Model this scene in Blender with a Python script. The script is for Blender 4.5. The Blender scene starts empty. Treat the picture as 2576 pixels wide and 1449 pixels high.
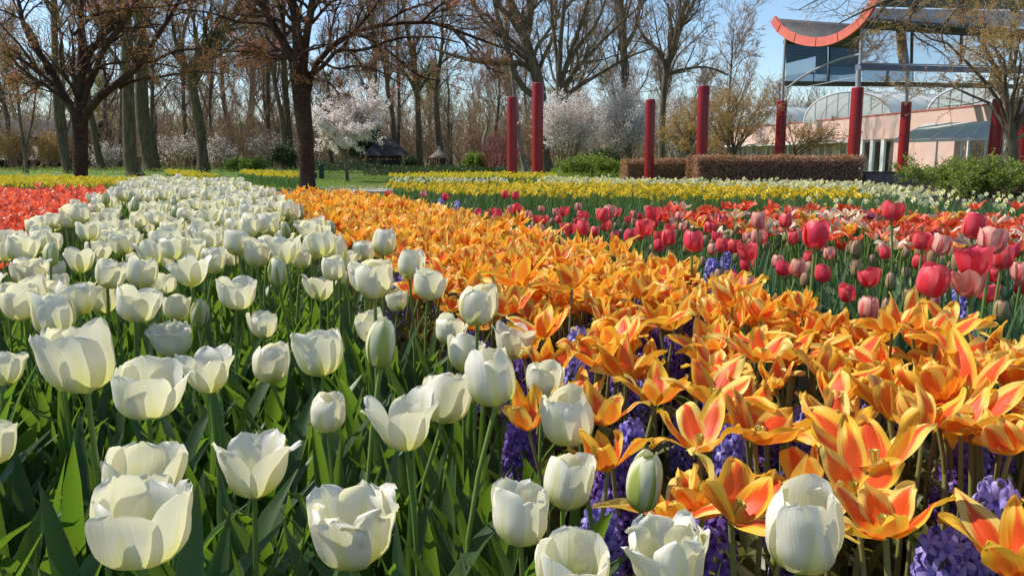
import bpy, math
import numpy as np
from mathutils import Vector, Matrix, Euler

# ------------------------------------------------------------------ camera, light, exposure
sc = bpy.context.scene
H = 0.78
PITCH = math.radians(9.0)
FPX = 2051.0                      # focal length in units of a 2576 px wide picture
cam_d = bpy.data.cameras.new('camera'); cam = bpy.data.objects.new('camera', cam_d)
sc.collection.objects.link(cam)
cam.location = (0, 0, H)
cam.rotation_euler = (math.radians(90) - PITCH, 0, 0)
cam_d.sensor_width = 36.0; cam_d.lens = 36.0 * FPX / 2576.0
cam_d.clip_start = 0.05; cam_d.clip_end = 3000
sc.camera = cam

SUN_EL = math.radians(49)
SUN_AHEAD = math.radians(16)      # the sun stands to the left, a little ahead
sun_vec = Vector((-math.cos(SUN_EL) * math.cos(SUN_AHEAD), math.cos(SUN_EL) * math.sin(SUN_AHEAD), math.sin(SUN_EL)))
world = bpy.data.worlds.new('World'); sc.world = world; world.use_nodes = True
wn = world.node_tree; wn.nodes.clear()
wo = wn.nodes.new('ShaderNodeOutputWorld'); bg = wn.nodes.new('ShaderNodeBackground'); sky = wn.nodes.new('ShaderNodeTexSky')
sky.sky_type = 'NISHITA'; sky.sun_disc = False
sky.sun_elevation = SUN_EL; sky.sun_rotation = math.atan2(sun_vec.x, sun_vec.y)
sky.altitude = 0; sky.air_density = 1.0; sky.dust_density = 0.25; sky.ozone_density = 3.6
bg.inputs['Strength'].default_value = 0.13
wn.links.new(sky.outputs[0], bg.inputs[0]); wn.links.new(bg.outputs[0], wo.inputs[0])
sd = bpy.data.lights.new('sun', 'SUN'); sd.energy = 4.4; sd.angle = math.radians(0.53); sd.color = (1.0, 0.935, 0.83)
so = bpy.data.objects.new('sun', sd); sc.collection.objects.link(so)
so.rotation_euler = (-sun_vec).to_track_quat('-Z', 'Y').to_euler()
sc.view_settings.view_transform = 'Standard'; sc.view_settings.look = 'None'
sc.view_settings.exposure = 0.42; sc.view_settings.gamma = 1.0
sc.view_settings.use_curve_mapping = False
sc.cycles.use_denoising = True
sc.cycles.max_bounces = 8; sc.cycles.transparent_max_bounces = 12
sc.cycles.sample_clamp_indirect = 8.0
sc.cycles.use_fast_gi = False

rng = np.random.default_rng(11)
COL = sc.collection

# ------------------------------------------------------------------ pixel rays (2576 x 1449 picture)
CP, SP = math.cos(PITCH), math.sin(PITCH)
def ray(px, py):
    x = (px - 1288.0) / FPX; y = (py - 724.5) / FPX
    return np.array([x, CP - y * SP, -SP - y * CP])
def at_z(px, py, z=0.0):
    d = ray(px, py); t = (z - H) / d[2]
    return np.array([d[0] * t, d[1] * t, z])
def at_y(px, py, Y):
    d = ray(px, py); t = Y / d[1]
    return np.array([d[0] * t, Y, H + d[2] * t])
def at_t(px, py, t):
    d = ray(px, py)
    return np.array([d[0] * t, d[1] * t, H + d[2] * t])

# ------------------------------------------------------------------ mesh helpers (everything in quads)
class Geo:
    def __init__(s): s.v=[]; s.q=[]; s.uv=[]; s.r=[]; s.m=[]; s.n=0
    def add(s, v, q, uv=None, r=0.0, m=0):
        v = np.asarray(v, float).reshape(-1,3); q = np.asarray(q, int).reshape(-1,4)
        s.v.append(v); s.q.append(q + s.n)
        s.uv.append(np.zeros((len(v),2)) if uv is None else np.asarray(uv, float).reshape(-1,2))
        rr = np.empty(len(v)); rr[:] = r; s.r.append(rr)
        mm = np.empty(len(q), int); mm[:] = m; s.m.append(mm)
        s.n += len(v); return s
    def cat(s):
        return (np.concatenate(s.v), np.concatenate(s.q), np.concatenate(s.uv), np.concatenate(s.r), np.concatenate(s.m))
    def mesh(s, name, mats, smooth=True):
        v,q,uv,r,m = s.cat()
        me = bpy.data.meshes.new(name)
        me.vertices.add(len(v)); me.vertices.foreach_set('co', v.astype(np.float32).ravel())
        me.loops.add(len(q)*4); me.loops.foreach_set('vertex_index', q.astype(np.int32).ravel())
        me.polygons.add(len(q)); me.polygons.foreach_set('loop_start', (np.arange(len(q))*4).astype(np.int32))
        me.polygons.foreach_set('use_smooth', np.full(len(q), smooth, bool))
        me.polygons.foreach_set('material_index', m.astype(np.int32))
        ul = me.uv_layers.new(name='UVMap'); ul.data.foreach_set('uv', uv[q.ravel()].astype(np.float32).ravel())
        a = me.attributes.new('rnd', 'FLOAT', 'POINT'); a.data.foreach_set('value', r.astype(np.float32))
        for mt in (mats if isinstance(mats,(list,tuple)) else [mats]): me.materials.append(mt)
        me.update(calc_edges=True)
        return me

def replicate(geo, T, rnd):
    """copies of geo (a cat() tuple) under transforms T (N,4,4), tinted by rnd (N,)"""
    v,q,uv,r,m = geo; N=len(T); nv=len(v)
    vh = np.concatenate([v, np.ones((nv,1))],1)
    V = np.einsum('nij,kj->nki', T, vh)[:,:,:3].reshape(-1,3)
    Q = (q[None] + (np.arange(N)*nv)[:,None,None]).reshape(-1,4)
    return V, Q, np.tile(uv,(N,1)), np.repeat(rnd, nv), np.tile(m, N)
def rep_into(g, geo, T, rnd):
    V,Q,UV,R,M = replicate(geo, T, rnd); g.add(V,Q,UV,R,M)

def mats_xyz(loc, rz, tilt=None, tdir=None, s=None):
    """(N,4,4): scale, turn about z, tilt towards tdir, move"""
    N=len(loc); rz=np.broadcast_to(rz,(N,)); T=np.zeros((N,4,4)); T[:,3,3]=1
    c,s_=np.cos(rz),np.sin(rz); Rz=np.zeros((N,3,3)); Rz[:,0,0]=c;Rz[:,0,1]=-s_;Rz[:,1,0]=s_;Rz[:,1,1]=c;Rz[:,2,2]=1
    M=Rz
    if tilt is not None:
        t=np.broadcast_to(tilt,(N,)); a=np.broadcast_to(tdir,(N,))
        k=np.stack([-np.sin(a),np.cos(a),np.zeros(N)],1)
        K=np.zeros((N,3,3)); K[:,0,1]=-k[:,2];K[:,0,2]=k[:,1];K[:,1,0]=k[:,2];K[:,1,2]=-k[:,0];K[:,2,0]=-k[:,1];K[:,2,1]=k[:,0]
        R=np.eye(3)[None]+np.sin(t)[:,None,None]*K+(1-np.cos(t))[:,None,None]*(K@K)
        M=R@Rz
    if s is not None: M=M*np.broadcast_to(s,(N,))[:,None,None]
    T[:,:3,:3]=M; T[:,:3,3]=loc
    return T

def link(o, parent=None):
    COL.objects.link(o)
    if parent is not None: o.parent = parent
    return o
def obj(name, me, parent=None, loc=None, rot=None, scale=None):
    o = bpy.data.objects.new(name, me); link(o, parent)
    if loc is not None: o.location = loc
    if rot is not None: o.rotation_euler = rot
    if scale is not None: o.scale = scale if hasattr(scale,'__len__') else (scale,)*3
    return o
def empty(name, loc=(0,0,0), rz=0.0):
    o = bpy.data.objects.new(name, None); COL.objects.link(o); o.location = loc; o.rotation_euler=(0,0,rz); o.empty_display_size=0.05; return o
def tag(o, label=None, cat=None, group=None, kind=None):
    if label: o['label']=label
    if cat: o['category']=cat
    if group: o['group']=group
    if kind: o['kind']=kind
    return o

def box_g(g, lo, hi, m=0, r=0.0, bev=0.0):
    x0,y0,z0=lo; x1,y1,z1=hi
    v=[(x0,y0,z0),(x1,y0,z0),(x1,y1,z0),(x0,y1,z0),(x0,y0,z1),(x1,y0,z1),(x1,y1,z1),(x0,y1,z1)]
    q=[(0,3,2,1),(4,5,6,7),(0,1,5,4),(1,2,6,5),(2,3,7,6),(3,0,4,7)]
    return g.add(v,q,r=r,m=m)
def bar_g(g, a, b, w, h, m=0):
    """square bar from a to b"""
    a=Vector(a); b=Vector(b); d=(b-a).normalized()
    up=Vector((0,0,1)) if abs(d.z)<0.9 else Vector((0,1,0))
    s=d.cross(up).normalized(); u=s.cross(d)
    v=[]
    for p in (a,b):
        for i,j in ((-1,-1),(1,-1),(1,1),(-1,1)): v.append(p+s*(i*w/2)+u*(j*h/2))
    q=[(0,1,2,3)[::-1],(4,5,6,7),(0,1,5,4),(1,2,6,5),(2,3,7,6),(3,0,4,7)]
    return g.add([tuple(p) for p in v],q,m=m)
def panel_obj(name, mat, parent, fn, smooth=False):
    g=Geo(); fn(g); return obj(name, g.mesh(name, mat, smooth), parent)

def tubes(P, R, k=5, m=0, rnd=None, cap=False):
    """P (N,n,3), R (N,n) -> tuple for Geo.add"""
    N,n,_=P.shape
    T=np.empty_like(P); T[:,1:-1]=P[:,2:]-P[:,:-2]; T[:,0]=P[:,1]-P[:,0]; T[:,-1]=P[:,-1]-P[:,-2]
    T/=np.linalg.norm(T,axis=2,keepdims=True)+1e-9
    d=T.mean(1); ref=np.where(np.abs(d[:,2:3])>0.8, np.array([[1.,0,0]]), np.array([[0,0,1.]]))[:,None,:]
    A=np.cross(T,np.broadcast_to(ref,T.shape)); A/=np.linalg.norm(A,axis=2,keepdims=True)+1e-9
    B=np.cross(T,A)
    th=np.arange(k)*2*np.pi/k
    V=P[:,:,None,:]+R[:,:,None,None]*(np.cos(th)[None,None,:,None]*A[:,:,None,:]+np.sin(th)[None,None,:,None]*B[:,:,None,:])
    idx=np.arange(N*n*k).reshape(N,n,k)
    a=idx[:,:-1,:]; b=np.roll(a,-1,2); c=idx[:,1:,:]; e=np.roll(c,-1,2)
    Q=np.stack([a,b,e,c],-1).reshape(-1,4)
    L=np.concatenate([np.zeros((N,1)),np.cumsum(np.linalg.norm(np.diff(P,axis=1),axis=2),1)],1)
    UV=np.stack([np.broadcast_to(th/(2*np.pi),(N,n,k)),np.broadcast_to(L[:,:,None],(N,n,k))],-1)
    rr=np.repeat(rng.random(N) if rnd is None else rnd, n*k)
    return V.reshape(-1,3),Q,UV.reshape(-1,2),rr,m

# ------------------------------------------------------------------ materials
def srgb(h):
    h=h.lstrip('#'); c=[int(h[i:i+2],16)/255 for i in (0,2,4)]
    return tuple((x/12.92 if x<=0.04045 else ((x+0.055)/1.055)**2.4) for x in c)
class NT:
    def __init__(s, name):
        s.m=bpy.data.materials.new(name); s.m.use_nodes=True; s.t=s.m.node_tree; s.t.nodes.clear()
        s.out=s.N('ShaderNodeOutputMaterial')
    def N(s, typ, **kw):
        n=s.t.nodes.new(typ)
        for k,v in kw.items():
            if k in n.inputs: s.set(n.inputs[k],v)
            else: setattr(n,k,v)
        return n
    def set(s, sock, v):
        if isinstance(v, bpy.types.NodeSocket): s.t.links.new(v, sock)
        elif hasattr(v,'__len__') and len(v)==3 and sock.type=='RGBA': sock.default_value=(*v,1)
        else: sock.default_value=v
    def math(s, op, a, b=None, c=None, clamp=False):
        n=s.t.nodes.new('ShaderNodeMath'); n.operation=op; n.use_clamp=clamp
        for i,x in enumerate((a,b,c)):
            if x is not None: s.set(n.inputs[i],x)
        return n.outputs[0]
    def mix(s, f, a, b, mode='MIX'):
        n=s.t.nodes.new('ShaderNodeMix'); n.data_type='RGBA'; n.blend_type=mode
        s.set(n.inputs[0],f); s.set(n.inputs[6],a); s.set(n.inputs[7],b); return n.outputs[2]
    def ramp(s, f, stops, interp='LINEAR'):
        n=s.t.nodes.new('ShaderNodeValToRGB'); s.set(n.inputs[0],f); cr=n.color_ramp; cr.interpolation=interp
        while len(cr.elements)<len(stops): cr.elements.new(0.5)
        for e,(p,c) in zip(cr.elements,stops): e.position=p; e.color=(*c,1)
        return n.outputs[0]
    def sstep(s, x, a, b):
        n=s.t.nodes.new('ShaderNodeMapRange'); n.interpolation_type='SMOOTHSTEP'
        s.set(n.inputs[0],x); n.inputs[1].default_value=a; n.inputs[2].default_value=b; return n.outputs[0]
    def noise(s, vec, scale, detail=3, rough=0.55):
        n=s.t.nodes.new('ShaderNodeTexNoise'); s.set(n.inputs['Vector'],vec)
        n.inputs['Scale'].default_value=scale; n.inputs['Detail'].default_value=detail; n.inputs['Roughness'].default_value=rough
        return n.outputs[0]
    def mapping(s, vec, scale=(1,1,1), loc=(0,0,0)):
        n=s.t.nodes.new('ShaderNodeMapping'); s.set(n.inputs[0],vec); n.inputs['Scale'].default_value=scale; n.inputs['Location'].default_value=loc
        return n.outputs[0]
    def rnd(s):
        a=s.N('ShaderNodeAttribute',attribute_name='rnd').outputs['Fac']; o=s.N('ShaderNodeObjectInfo').outputs['Random']
        return s.math('FRACT', s.math('ADD',a,o))
    def uv(s):
        n=s.N('ShaderNodeSeparateXYZ'); t=s.N('ShaderNodeUVMap'); s.t.links.new(t.outputs[0],n.inputs[0]); return t.outputs[0],n.outputs[0],n.outputs[1]
    def pos(s): return s.N('ShaderNodeNewGeometry').outputs['Position']
    def bump(s, h, strength=0.3, dist=0.01):
        n=s.N('ShaderNodeBump'); s.set(n.inputs['Height'],h); n.inputs['Strength'].default_value=strength; n.inputs['Distance'].default_value=dist; return n.outputs[0]
    def pbr(s, col, rough=0.6, spec=0.4, metal=0.0, normal=None, trans=0.0, tcol=None, sss=0.0):
        p=s.N('ShaderNodeBsdfPrincipled'); s.set(p.inputs['Base Color'],col); s.set(p.inputs['Roughness'],rough)
        p.inputs['Specular IOR Level'].default_value=spec; p.inputs['Metallic'].default_value=metal
        if normal is not None: s.set(p.inputs['Normal'],normal)
        out=p.outputs[0]
        if trans>0:
            t=s.N('ShaderNodeBsdfTranslucent'); s.set(t.inputs[0], tcol if tcol is not None else col)
            if normal is not None: s.set(t.inputs['Normal'],normal)
            x=s.N('ShaderNodeMixShader'); x.inputs[0].default_value=trans
            s.t.links.new(out,x.inputs[1]); s.t.links.new(t.outputs[0],x.inputs[2]); out=x.outputs[0]
        s.t.links.new(out,s.out.inputs[0]); return s.m

def m_petal(name, edge, mid, base, tint=None, flame_w=0.5, flame_v=(0.1,0.95), base_v=0.3, streak=0.5, trans=0.32, tcol=None, rough=0.42, varc=None):
    """petal: edge colour, a flame of mid colour up the middle, base colour at the foot; uv.x across, uv.y along"""
    s=NT(name); uvv,u,v=s.uv(); R=s.rnd()
    au=s.math('ABSOLUTE', s.math('MULTIPLY_ADD',u,2.0,-1.0))
    off=s.N('ShaderNodeCombineXYZ'); s.set(off.inputs[2], s.math('MULTIPLY',R,37.0))
    va=s.N('ShaderNodeVectorMath',operation='ADD'); s.set(va.inputs[0],s.mapping(uvv,(22,1.6,1))); s.set(va.inputs[1],off.outputs[0])
    st=s.noise(va.outputs[0],1.0,3,0.6)
    vb=s.N('ShaderNodeVectorMath',operation='ADD'); s.set(vb.inputs[0],s.mapping(uvv,(2.2,1.7,1))); s.set(vb.inputs[1],off.outputs[0])
    lo=s.noise(vb.outputs[0],1.0,1,0.5)
    # flame: 1 in the middle, falls to edge
    w=s.math('MULTIPLY', s.math('SUBTRACT',1.0, s.sstep(v,flame_v[0],flame_v[1])), flame_w)
    d=s.math('SUBTRACT', s.math('ADD',w, s.math('MULTIPLY',s.math('SUBTRACT',lo,0.5),0.5)), au)
    d=s.math('ADD',d,s.math('MULTIPLY',s.math('SUBTRACT',st,0.5),streak))
    fl=s.sstep(d,-0.16,0.16)
    e=edge
    if varc is not None: e=s.mix(s.sstep(s.math('ADD',R,s.math('MULTIPLY',s.math('SUBTRACT',lo,0.5),0.8)),0.25,0.95),edge,varc)
    c=s.mix(fl,e,mid)
    bf=s.math('MULTIPLY', s.math('SUBTRACT',1.0,s.sstep(v,base_v*0.4,base_v+0.12)), s.math('SUBTRACT',1.15,s.math('MULTIPLY',au,0.6)),clamp=True)
    c=s.mix(bf,c,base)
    c=s.mix(s.math('MULTIPLY',s.sstep(st,0.35,0.75),0.12),c,s.mix(1.0,c,(0.7,0.66,0.6),'MULTIPLY'))
    tc=c if tcol is None else s.mix(0.55,c,tcol)
    return s.pbr(c,rough,0.35,normal=s.bump(st,0.4,0.0014),trans=trans,tcol=tc)

MAT={}
MAT['white_petal']=m_petal('white_petal',(0.88,0.85,0.75),(0.80,0.79,0.48),(0.52,0.58,0.13),flame_w=0.36,flame_v=(0.1,0.95),base_v=0.46,streak=0.30,trans=0.38,tcol=(0.90,0.82,0.36))
MAT['green_bud_petal']=m_petal('green_bud_petal',(0.78,0.76,0.52),(0.42,0.50,0.12),(0.36,0.46,0.09),flame_w=0.55,flame_v=(0.35,1.0),base_v=0.42,streak=0.35,trans=0.28,tcol=(0.7,0.7,0.2))
MAT['flame_petal']=m_petal('flame_petal',(0.89,0.54,0.045),(0.86,0.095,0.018),(0.88,0.62,0.04),flame_w=0.72,flame_v=(0.3,1.0),base_v=0.16,streak=0.95,trans=0.38,tcol=(0.98,0.52,0.04),varc=(0.90,0.72,0.18))
MAT['pink_petal']=m_petal('pink_petal',(0.84,0.15,0.15),(0.76,0.045,0.06),(0.70,0.40,0.22),flame_w=0.55,flame_v=(0.3,1.05),base_v=0.18,streak=0.55,trans=0.34,tcol=(0.95,0.10,0.10),varc=(0.74,0.07,0.13))
MAT['pale_pink_petal']=m_petal('pale_pink_petal',(0.78,0.42,0.33),(0.68,0.13,0.13),(0.72,0.50,0.34),flame_w=0.5,flame_v=(0.2,1.0),base_v=0.2,streak=0.7,trans=0.34,tcol=(0.9,0.3,0.2))
MAT['bud_petal']=m_petal('bud_petal',(0.42,0.24,0.14),(0.27,0.27,0.10),(0.22,0.27,0.09),flame_w=0.6,flame_v=(0.4,1.0),base_v=0.3,streak=0.4,trans=0.15)
MAT['scarlet_petal']=m_petal('scarlet_petal',(0.80,0.08,0.03),(0.70,0.03,0.015),(0.75,0.35,0.05),flame_w=0.4,flame_v=(0.2,1.0),base_v=0.15,streak=0.5,trans=0.36,tcol=(1.0,0.12,0.03),varc=(0.84,0.16,0.07))
MAT['coral_petal']=m_petal('coral_petal',(0.86,0.17,0.08),(0.76,0.05,0.025),(0.8,0.4,0.15),flame_w=0.4,flame_v=(0.2,1.0),base_v=0.15,streak=0.5,trans=0.36,tcol=(1.0,0.16,0.06),varc=(0.85,0.28,0.17))
MAT['cream_petal']=m_petal('cream_petal',(0.80,0.70,0.52),(0.72,0.16,0.12),(0.8,0.6,0.2),flame_w=0.34,flame_v=(0.2,0.9),base_v=0.2,streak=0.8,trans=0.32,tcol=(0.9,0.6,0.3))
MAT['purple_petal']=m_petal('purple_petal',(0.42,0.12,0.24),(0.20,0.02,0.09),(0.6,0.5,0.3),flame_w=0.6,flame_v=(0.3,1.0),base_v=0.15,streak=0.6,trans=0.3)
def m_simple(name, c1, c2, rough=0.55, trans=0.0, tcol=None, scale=20, spec=0.35, bumpd=0.0):
    s=NT(name); R=s.rnd(); n=s.noise(s.pos(),scale,3)
    f=s.math('ADD',s.math('MULTIPLY',R,0.65),s.math('MULTIPLY',s.sstep(n,0.3,0.7),0.35))
    c=s.mix(f,c1,c2)
    return s.pbr(c,rough,spec,trans=trans,tcol=(None if tcol is None else s.mix(0.6,c,tcol)),normal=(s.bump(n,0.5,bumpd) if bumpd else None))
MAT['daff_yellow']=m_simple('daff_yellow',(0.80,0.58,0.02),(0.85,0.70,0.06),0.5,0.3,(0.95,0.7,0.05))
MAT['daff_orange']=m_simple('daff_orange',(0.82,0.47,0.01),(0.82,0.56,0.02),0.5,0.25)
MAT['daff_pale']=m_simple('daff_pale',(0.80,0.76,0.42),(0.82,0.80,0.62),0.5,0.3,(0.9,0.85,0.4))
MAT['daff_lemon']=m_simple('daff_lemon',(0.82,0.76,0.10),(0.85,0.80,0.30),0.5,0.3,(0.95,0.8,0.1))
MAT['hyacinth_petal']=m_simple('hyacinth_petal',(0.16,0.12,0.50),(0.40,0.36,0.74),0.4,0.25,(0.3,0.2,0.75),90)
MAT['hyacinth_lilac']=m_simple('hyacinth_lilac',(0.24,0.22,0.62),(0.56,0.48,0.82),0.4,0.3,(0.5,0.4,0.85),60)
MAT['hyacinth_dark']=m_simple('hyacinth_dark',(0.09,0.04,0.26),(0.26,0.14,0.46),0.4,0.2,(0.3,0.12,0.5),90)
def m_leaf(name, c1, c2, tc, trans=0.34, rough=0.38):
    s=NT(name); uvv,u,v=s.uv(); R=s.rnd()
    st=s.noise(s.mapping(uvv,(34,1.2,1)),1.0,2,0.6)
    c=s.mix(R,c1,c2); c=s.mix(s.math('MULTIPLY',s.sstep(st,0.3,0.8),0.35),c,s.mix(1.0,c,(0.62,0.7,0.6),'MULTIPLY'))
    tip=s.sstep(v,0.93,1.0); c=s.mix(s.math('MULTIPLY',tip,s.math('MULTIPLY',R,0.6)),c,(0.22,0.20,0.05))
    au=s.math('ABSOLUTE', s.math('MULTIPLY_ADD',u,2.0,-1.0)); c=s.mix(s.math('MULTIPLY',s.sstep(au,0.86,1.0),0.35),c,(0.24,0.32,0.12))
    return s.pbr(c,rough,0.4,normal=s.bump(st,0.4,0.001),trans=trans,tcol=s.mix(0.6,c,tc))
MAT['tulip_leaf']=m_leaf('tulip_leaf',(0.028,0.076,0.019),(0.072,0.128,0.042),(0.26,0.46,0.02),0.40)
MAT['grey_leaf']=m_leaf('grey_leaf',(0.065,0.13,0.055),(0.13,0.205,0.095),(0.16,0.32,0.05),0.28)
MAT['olive_leaf']=m_leaf('olive_leaf',(0.09,0.11,0.035),(0.15,0.15,0.06),(0.3,0.32,0.05),0.3)
MAT['blade_leaf']=m_leaf('blade_leaf',(0.035,0.09,0.03),(0.09,0.16,0.06),(0.18,0.36,0.05),0.3,0.45)
MAT['stem_green']=m_simple('stem_green',(0.11,0.20,0.035),(0.17,0.26,0.05),0.45,scale=40)
MAT['stem_brown']=m_simple('stem_brown',(0.16,0.18,0.05),(0.24,0.20,0.07),0.45,scale=40)
MAT['anther']=m_simple('anther',(0.5,0.42,0.05),(0.65,0.6,0.2),0.7)
def m_bark(name, c1, c2, c3, sc_=(6,6,1.2), bands=False, green=0.0):
    s=NT(name); p=s.pos(); n=s.noise(s.mapping(p,sc_),1.6,5,0.65); n2=s.noise(p,0.9,3)
    c=s.mix(s.sstep(n,0.3,0.72),c1,c2); c=s.mix(s.math('MULTIPLY',s.sstep(n2,0.45,0.7),0.7),c,c3)
    h=n
    if bands:
        b=s.noise(s.mapping(p,(2.5,2.5,26)),1.0,3,0.6); c=s.mix(s.math('MULTIPLY',s.sstep(b,0.52,0.66),0.55),c,s.mix(1.0,c,(2.2,2.0,1.8),'MULTIPLY')); h=s.math('ADD',n,b)
    return s.pbr(c,0.85,0.15,normal=s.bump(h,0.9,0.03))
MAT['cherry_bark']=m_bark('cherry_bark',(0.028,0.014,0.011),(0.085,0.038,0.024),(0.085,0.060,0.034),(9,9,9),True)
MAT['green_bark']=m_bark('green_bark',(0.050,0.038,0.022),(0.175,0.130,0.072),(0.12,0.10,0.045))
MAT['grey_bark']=m_bark('grey_bark',(0.060,0.045,0.032),(0.20,0.150,0.10),(0.13,0.11,0.06))
MAT['pale_bark']=m_bark('pale_bark',(0.16,0.13,0.10),(0.34,0.30,0.25),(0.24,0.22,0.15))
MAT['twig']=m_simple('twig',(0.16,0.105,0.06),(0.34,0.24,0.145),0.85,scale=3)
MAT['far_twig']=m_simple('far_twig',(0.22,0.14,0.08),(0.42,0.285,0.165),0.9,scale=0.5)
MAT['cherry_twig']=m_simple('cherry_twig',(0.040,0.018,0.014),(0.11,0.05,0.035),0.8,scale=6)
MAT['bronze_leaf']=m_simple('bronze_leaf',(0.38,0.15,0.045),(0.56,0.36,0.10),0.5,0.4,(0.6,0.3,0.06),1.4)
MAT['cherry_pink']=m_simple('cherry_pink',(0.58,0.16,0.18),(0.76,0.40,0.38),0.5,0.35,(0.8,0.3,0.35),2)
MAT['white_blossom']=m_simple('white_blossom',(0.82,0.73,0.69),(0.90,0.87,0.83),0.55,0.52,(0.9,0.8,0.75),1.5)
MAT['tan_leaf']=m_simple('tan_leaf',(0.46,0.25,0.09),(0.58,0.42,0.15),0.5,0.4,(0.7,0.45,0.12),1.4)
MAT['spring_leaf']=m_simple('spring_leaf',(0.16,0.22,0.035),(0.30,0.34,0.06),0.5,0.4,(0.5,0.6,0.06),1.4)
MAT['shrub_leaf']=m_simple('shrub_leaf',(0.13,0.18,0.022),(0.28,0.34,0.05),0.5,0.3,(0.3,0.5,0.03),2.5)
MAT['cover_leaf']=m_simple('cover_leaf',(0.11,0.17,0.035),(0.22,0.29,0.07),0.5,0.35,(0.45,0.6,0.1),1.2)
MAT['dark_leaf']=m_simple('dark_leaf',(0.025,0.045,0.015),(0.06,0.09,0.03),0.5,0.2,(0.15,0.25,0.03),2)
MAT['hedge_leaf']=m_simple('hedge_leaf',(0.26,0.11,0.055),(0.60,0.36,0.20),0.6,0.2,(0.5,0.22,0.08),5)
MAT['red_twig']=m_simple('red_twig',(0.22,0.07,0.06),(0.34,0.14,0.11),0.8,scale=1)
def m_noisy(name, c1, c2, scale, rough=0.9, bumpd=0.02, c3=None, scale2=0.4, spec=0.2, stretch=(1,1,1)):
    s=NT(name); p=s.mapping(s.pos(),stretch); n=s.noise(p,scale,6,0.65); c=s.mix(s.sstep(n,0.3,0.7),c1,c2)
    if c3 is not None: c=s.mix(s.math('MULTIPLY',s.sstep(s.noise(p,scale2,3),0.42,0.66),0.8),c,c3)
    return s.pbr(c,rough,spec,normal=s.bump(n,0.6,bumpd))
MAT['soil']=m_noisy('soil',(0.012,0.008,0.005),(0.045,0.030,0.020),30,0.95,0.02)
MAT['lawn']=m_noisy('lawn',(0.07,0.135,0.018),(0.15,0.245,0.035),9,0.85,0.03,(0.19,0.25,0.06),0.35)
MAT['rough_ground']=m_noisy('rough_ground',(0.07,0.075,0.03),(0.14,0.15,0.05),3,0.95,0.05,(0.14,0.10,0.06),0.25)
MAT['path']=m_noisy('path',(0.30,0.26,0.21),(0.44,0.39,0.33),14,0.9,0.01,(0.36,0.33,0.30),0.6)
MAT['red_paint']=None
def m_paint():
    s=NT('red_paint'); p=s.pos(); n=s.noise(p,9,5,0.7); n2=s.noise(s.mapping(p,(14,14,3)),1.5,4,0.7); R=s.rnd()
    c=s.mix(R,(0.24,0.008,0.009),(0.29,0.012,0.011))
    c=s.mix(s.math('MULTIPLY',s.sstep(n2,0.62,0.74),0.5),c,(0.40,0.10,0.08)); c=s.mix(s.math('MULTIPLY',s.sstep(n,0.5,0.8),0.4),c,(0.15,0.008,0.008))
    return s.pbr(c,s.math('MULTIPLY_ADD',n,0.3,0.14),0.35,normal=s.bump(n,0.15,0.004))
MAT['red_paint']=m_paint()
MAT['pole_cap']=m_simple('pole_cap',(0.30,0.05,0.05),(0.4,0.14,0.12),0.5)
MAT['coral_fascia']=m_noisy('coral_fascia',(0.62,0.15,0.11),(0.70,0.19,0.14),2.5,0.55,0.004)
MAT['roof_metal']=m_noisy('roof_metal',(0.075,0.070,0.072),(0.12,0.11,0.105),3,0.5,0.003)
MAT['roof_under']=m_noisy('roof_under',(0.10,0.115,0.075),(0.15,0.16,0.10),2,0.6,0.003)
MAT['grey_metal']=m_noisy('grey_metal',(0.30,0.31,0.34),(0.38,0.39,0.42),4,0.4,0.002,spec=0.6)
MAT['dark_metal']=m_noisy('dark_metal',(0.10,0.095,0.09),(0.15,0.14,0.13),4,0.5,0.002)
MAT['blue_metal']=m_noisy('blue_metal',(0.14,0.17,0.25),(0.18,0.21,0.30),4,0.45,0.002)
MAT['grey_panel']=m_noisy('grey_panel',(0.50,0.50,0.56),(0.56,0.56,0.62),1.5,0.5,0.002)
MAT['white_frame']=m_noisy('white_frame',(0.62,0.62,0.60),(0.74,0.74,0.72),4,0.5,0.002)
MAT['pink_render']=m_noisy('pink_render',(0.60,0.40,0.33),(0.68,0.48,0.40),1.2,0.85,0.006,(0.56,0.40,0.35),0.5)
MAT['red_coping']=m_noisy('red_coping',(0.45,0.08,0.07),(0.5,0.12,0.1),3,0.6,0.003)
MAT['fascia_joint']=m_noisy('fascia_joint',(0.48,0.10,0.08),(0.52,0.12,0.09),3,0.6,0.003)
MAT['brick']=m_noisy('brick',(0.16,0.11,0.11),(0.24,0.17,0.16),6,0.85,0.005)
MAT['dark_wood']=m_noisy('dark_wood',(0.020,0.014,0.012),(0.05,0.036,0.028),5,0.75,0.01,stretch=(1,1,4))
MAT['bench_wood']=m_noisy('bench_wood',(0.05,0.02,0.015),(0.10,0.045,0.03),9,0.6,0.004)
MAT['thatch']=m_noisy('thatch',(0.26,0.19,0.13),(0.42,0.33,0.25),12,0.95,0.03,stretch=(3,3,0.6))
MAT['slate']=m_noisy('slate',(0.022,0.019,0.020),(0.05,0.044,0.044),4,0.7,0.01)
MAT['bin_green']=m_noisy('bin_green',(0.012,0.045,0.03),(0.02,0.07,0.045),6,0.45,0.002)
MAT['interior']=m_noisy('interior',(0.04,0.035,0.03),(0.12,0.10,0.08),0.9,0.9,0.0)
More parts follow.
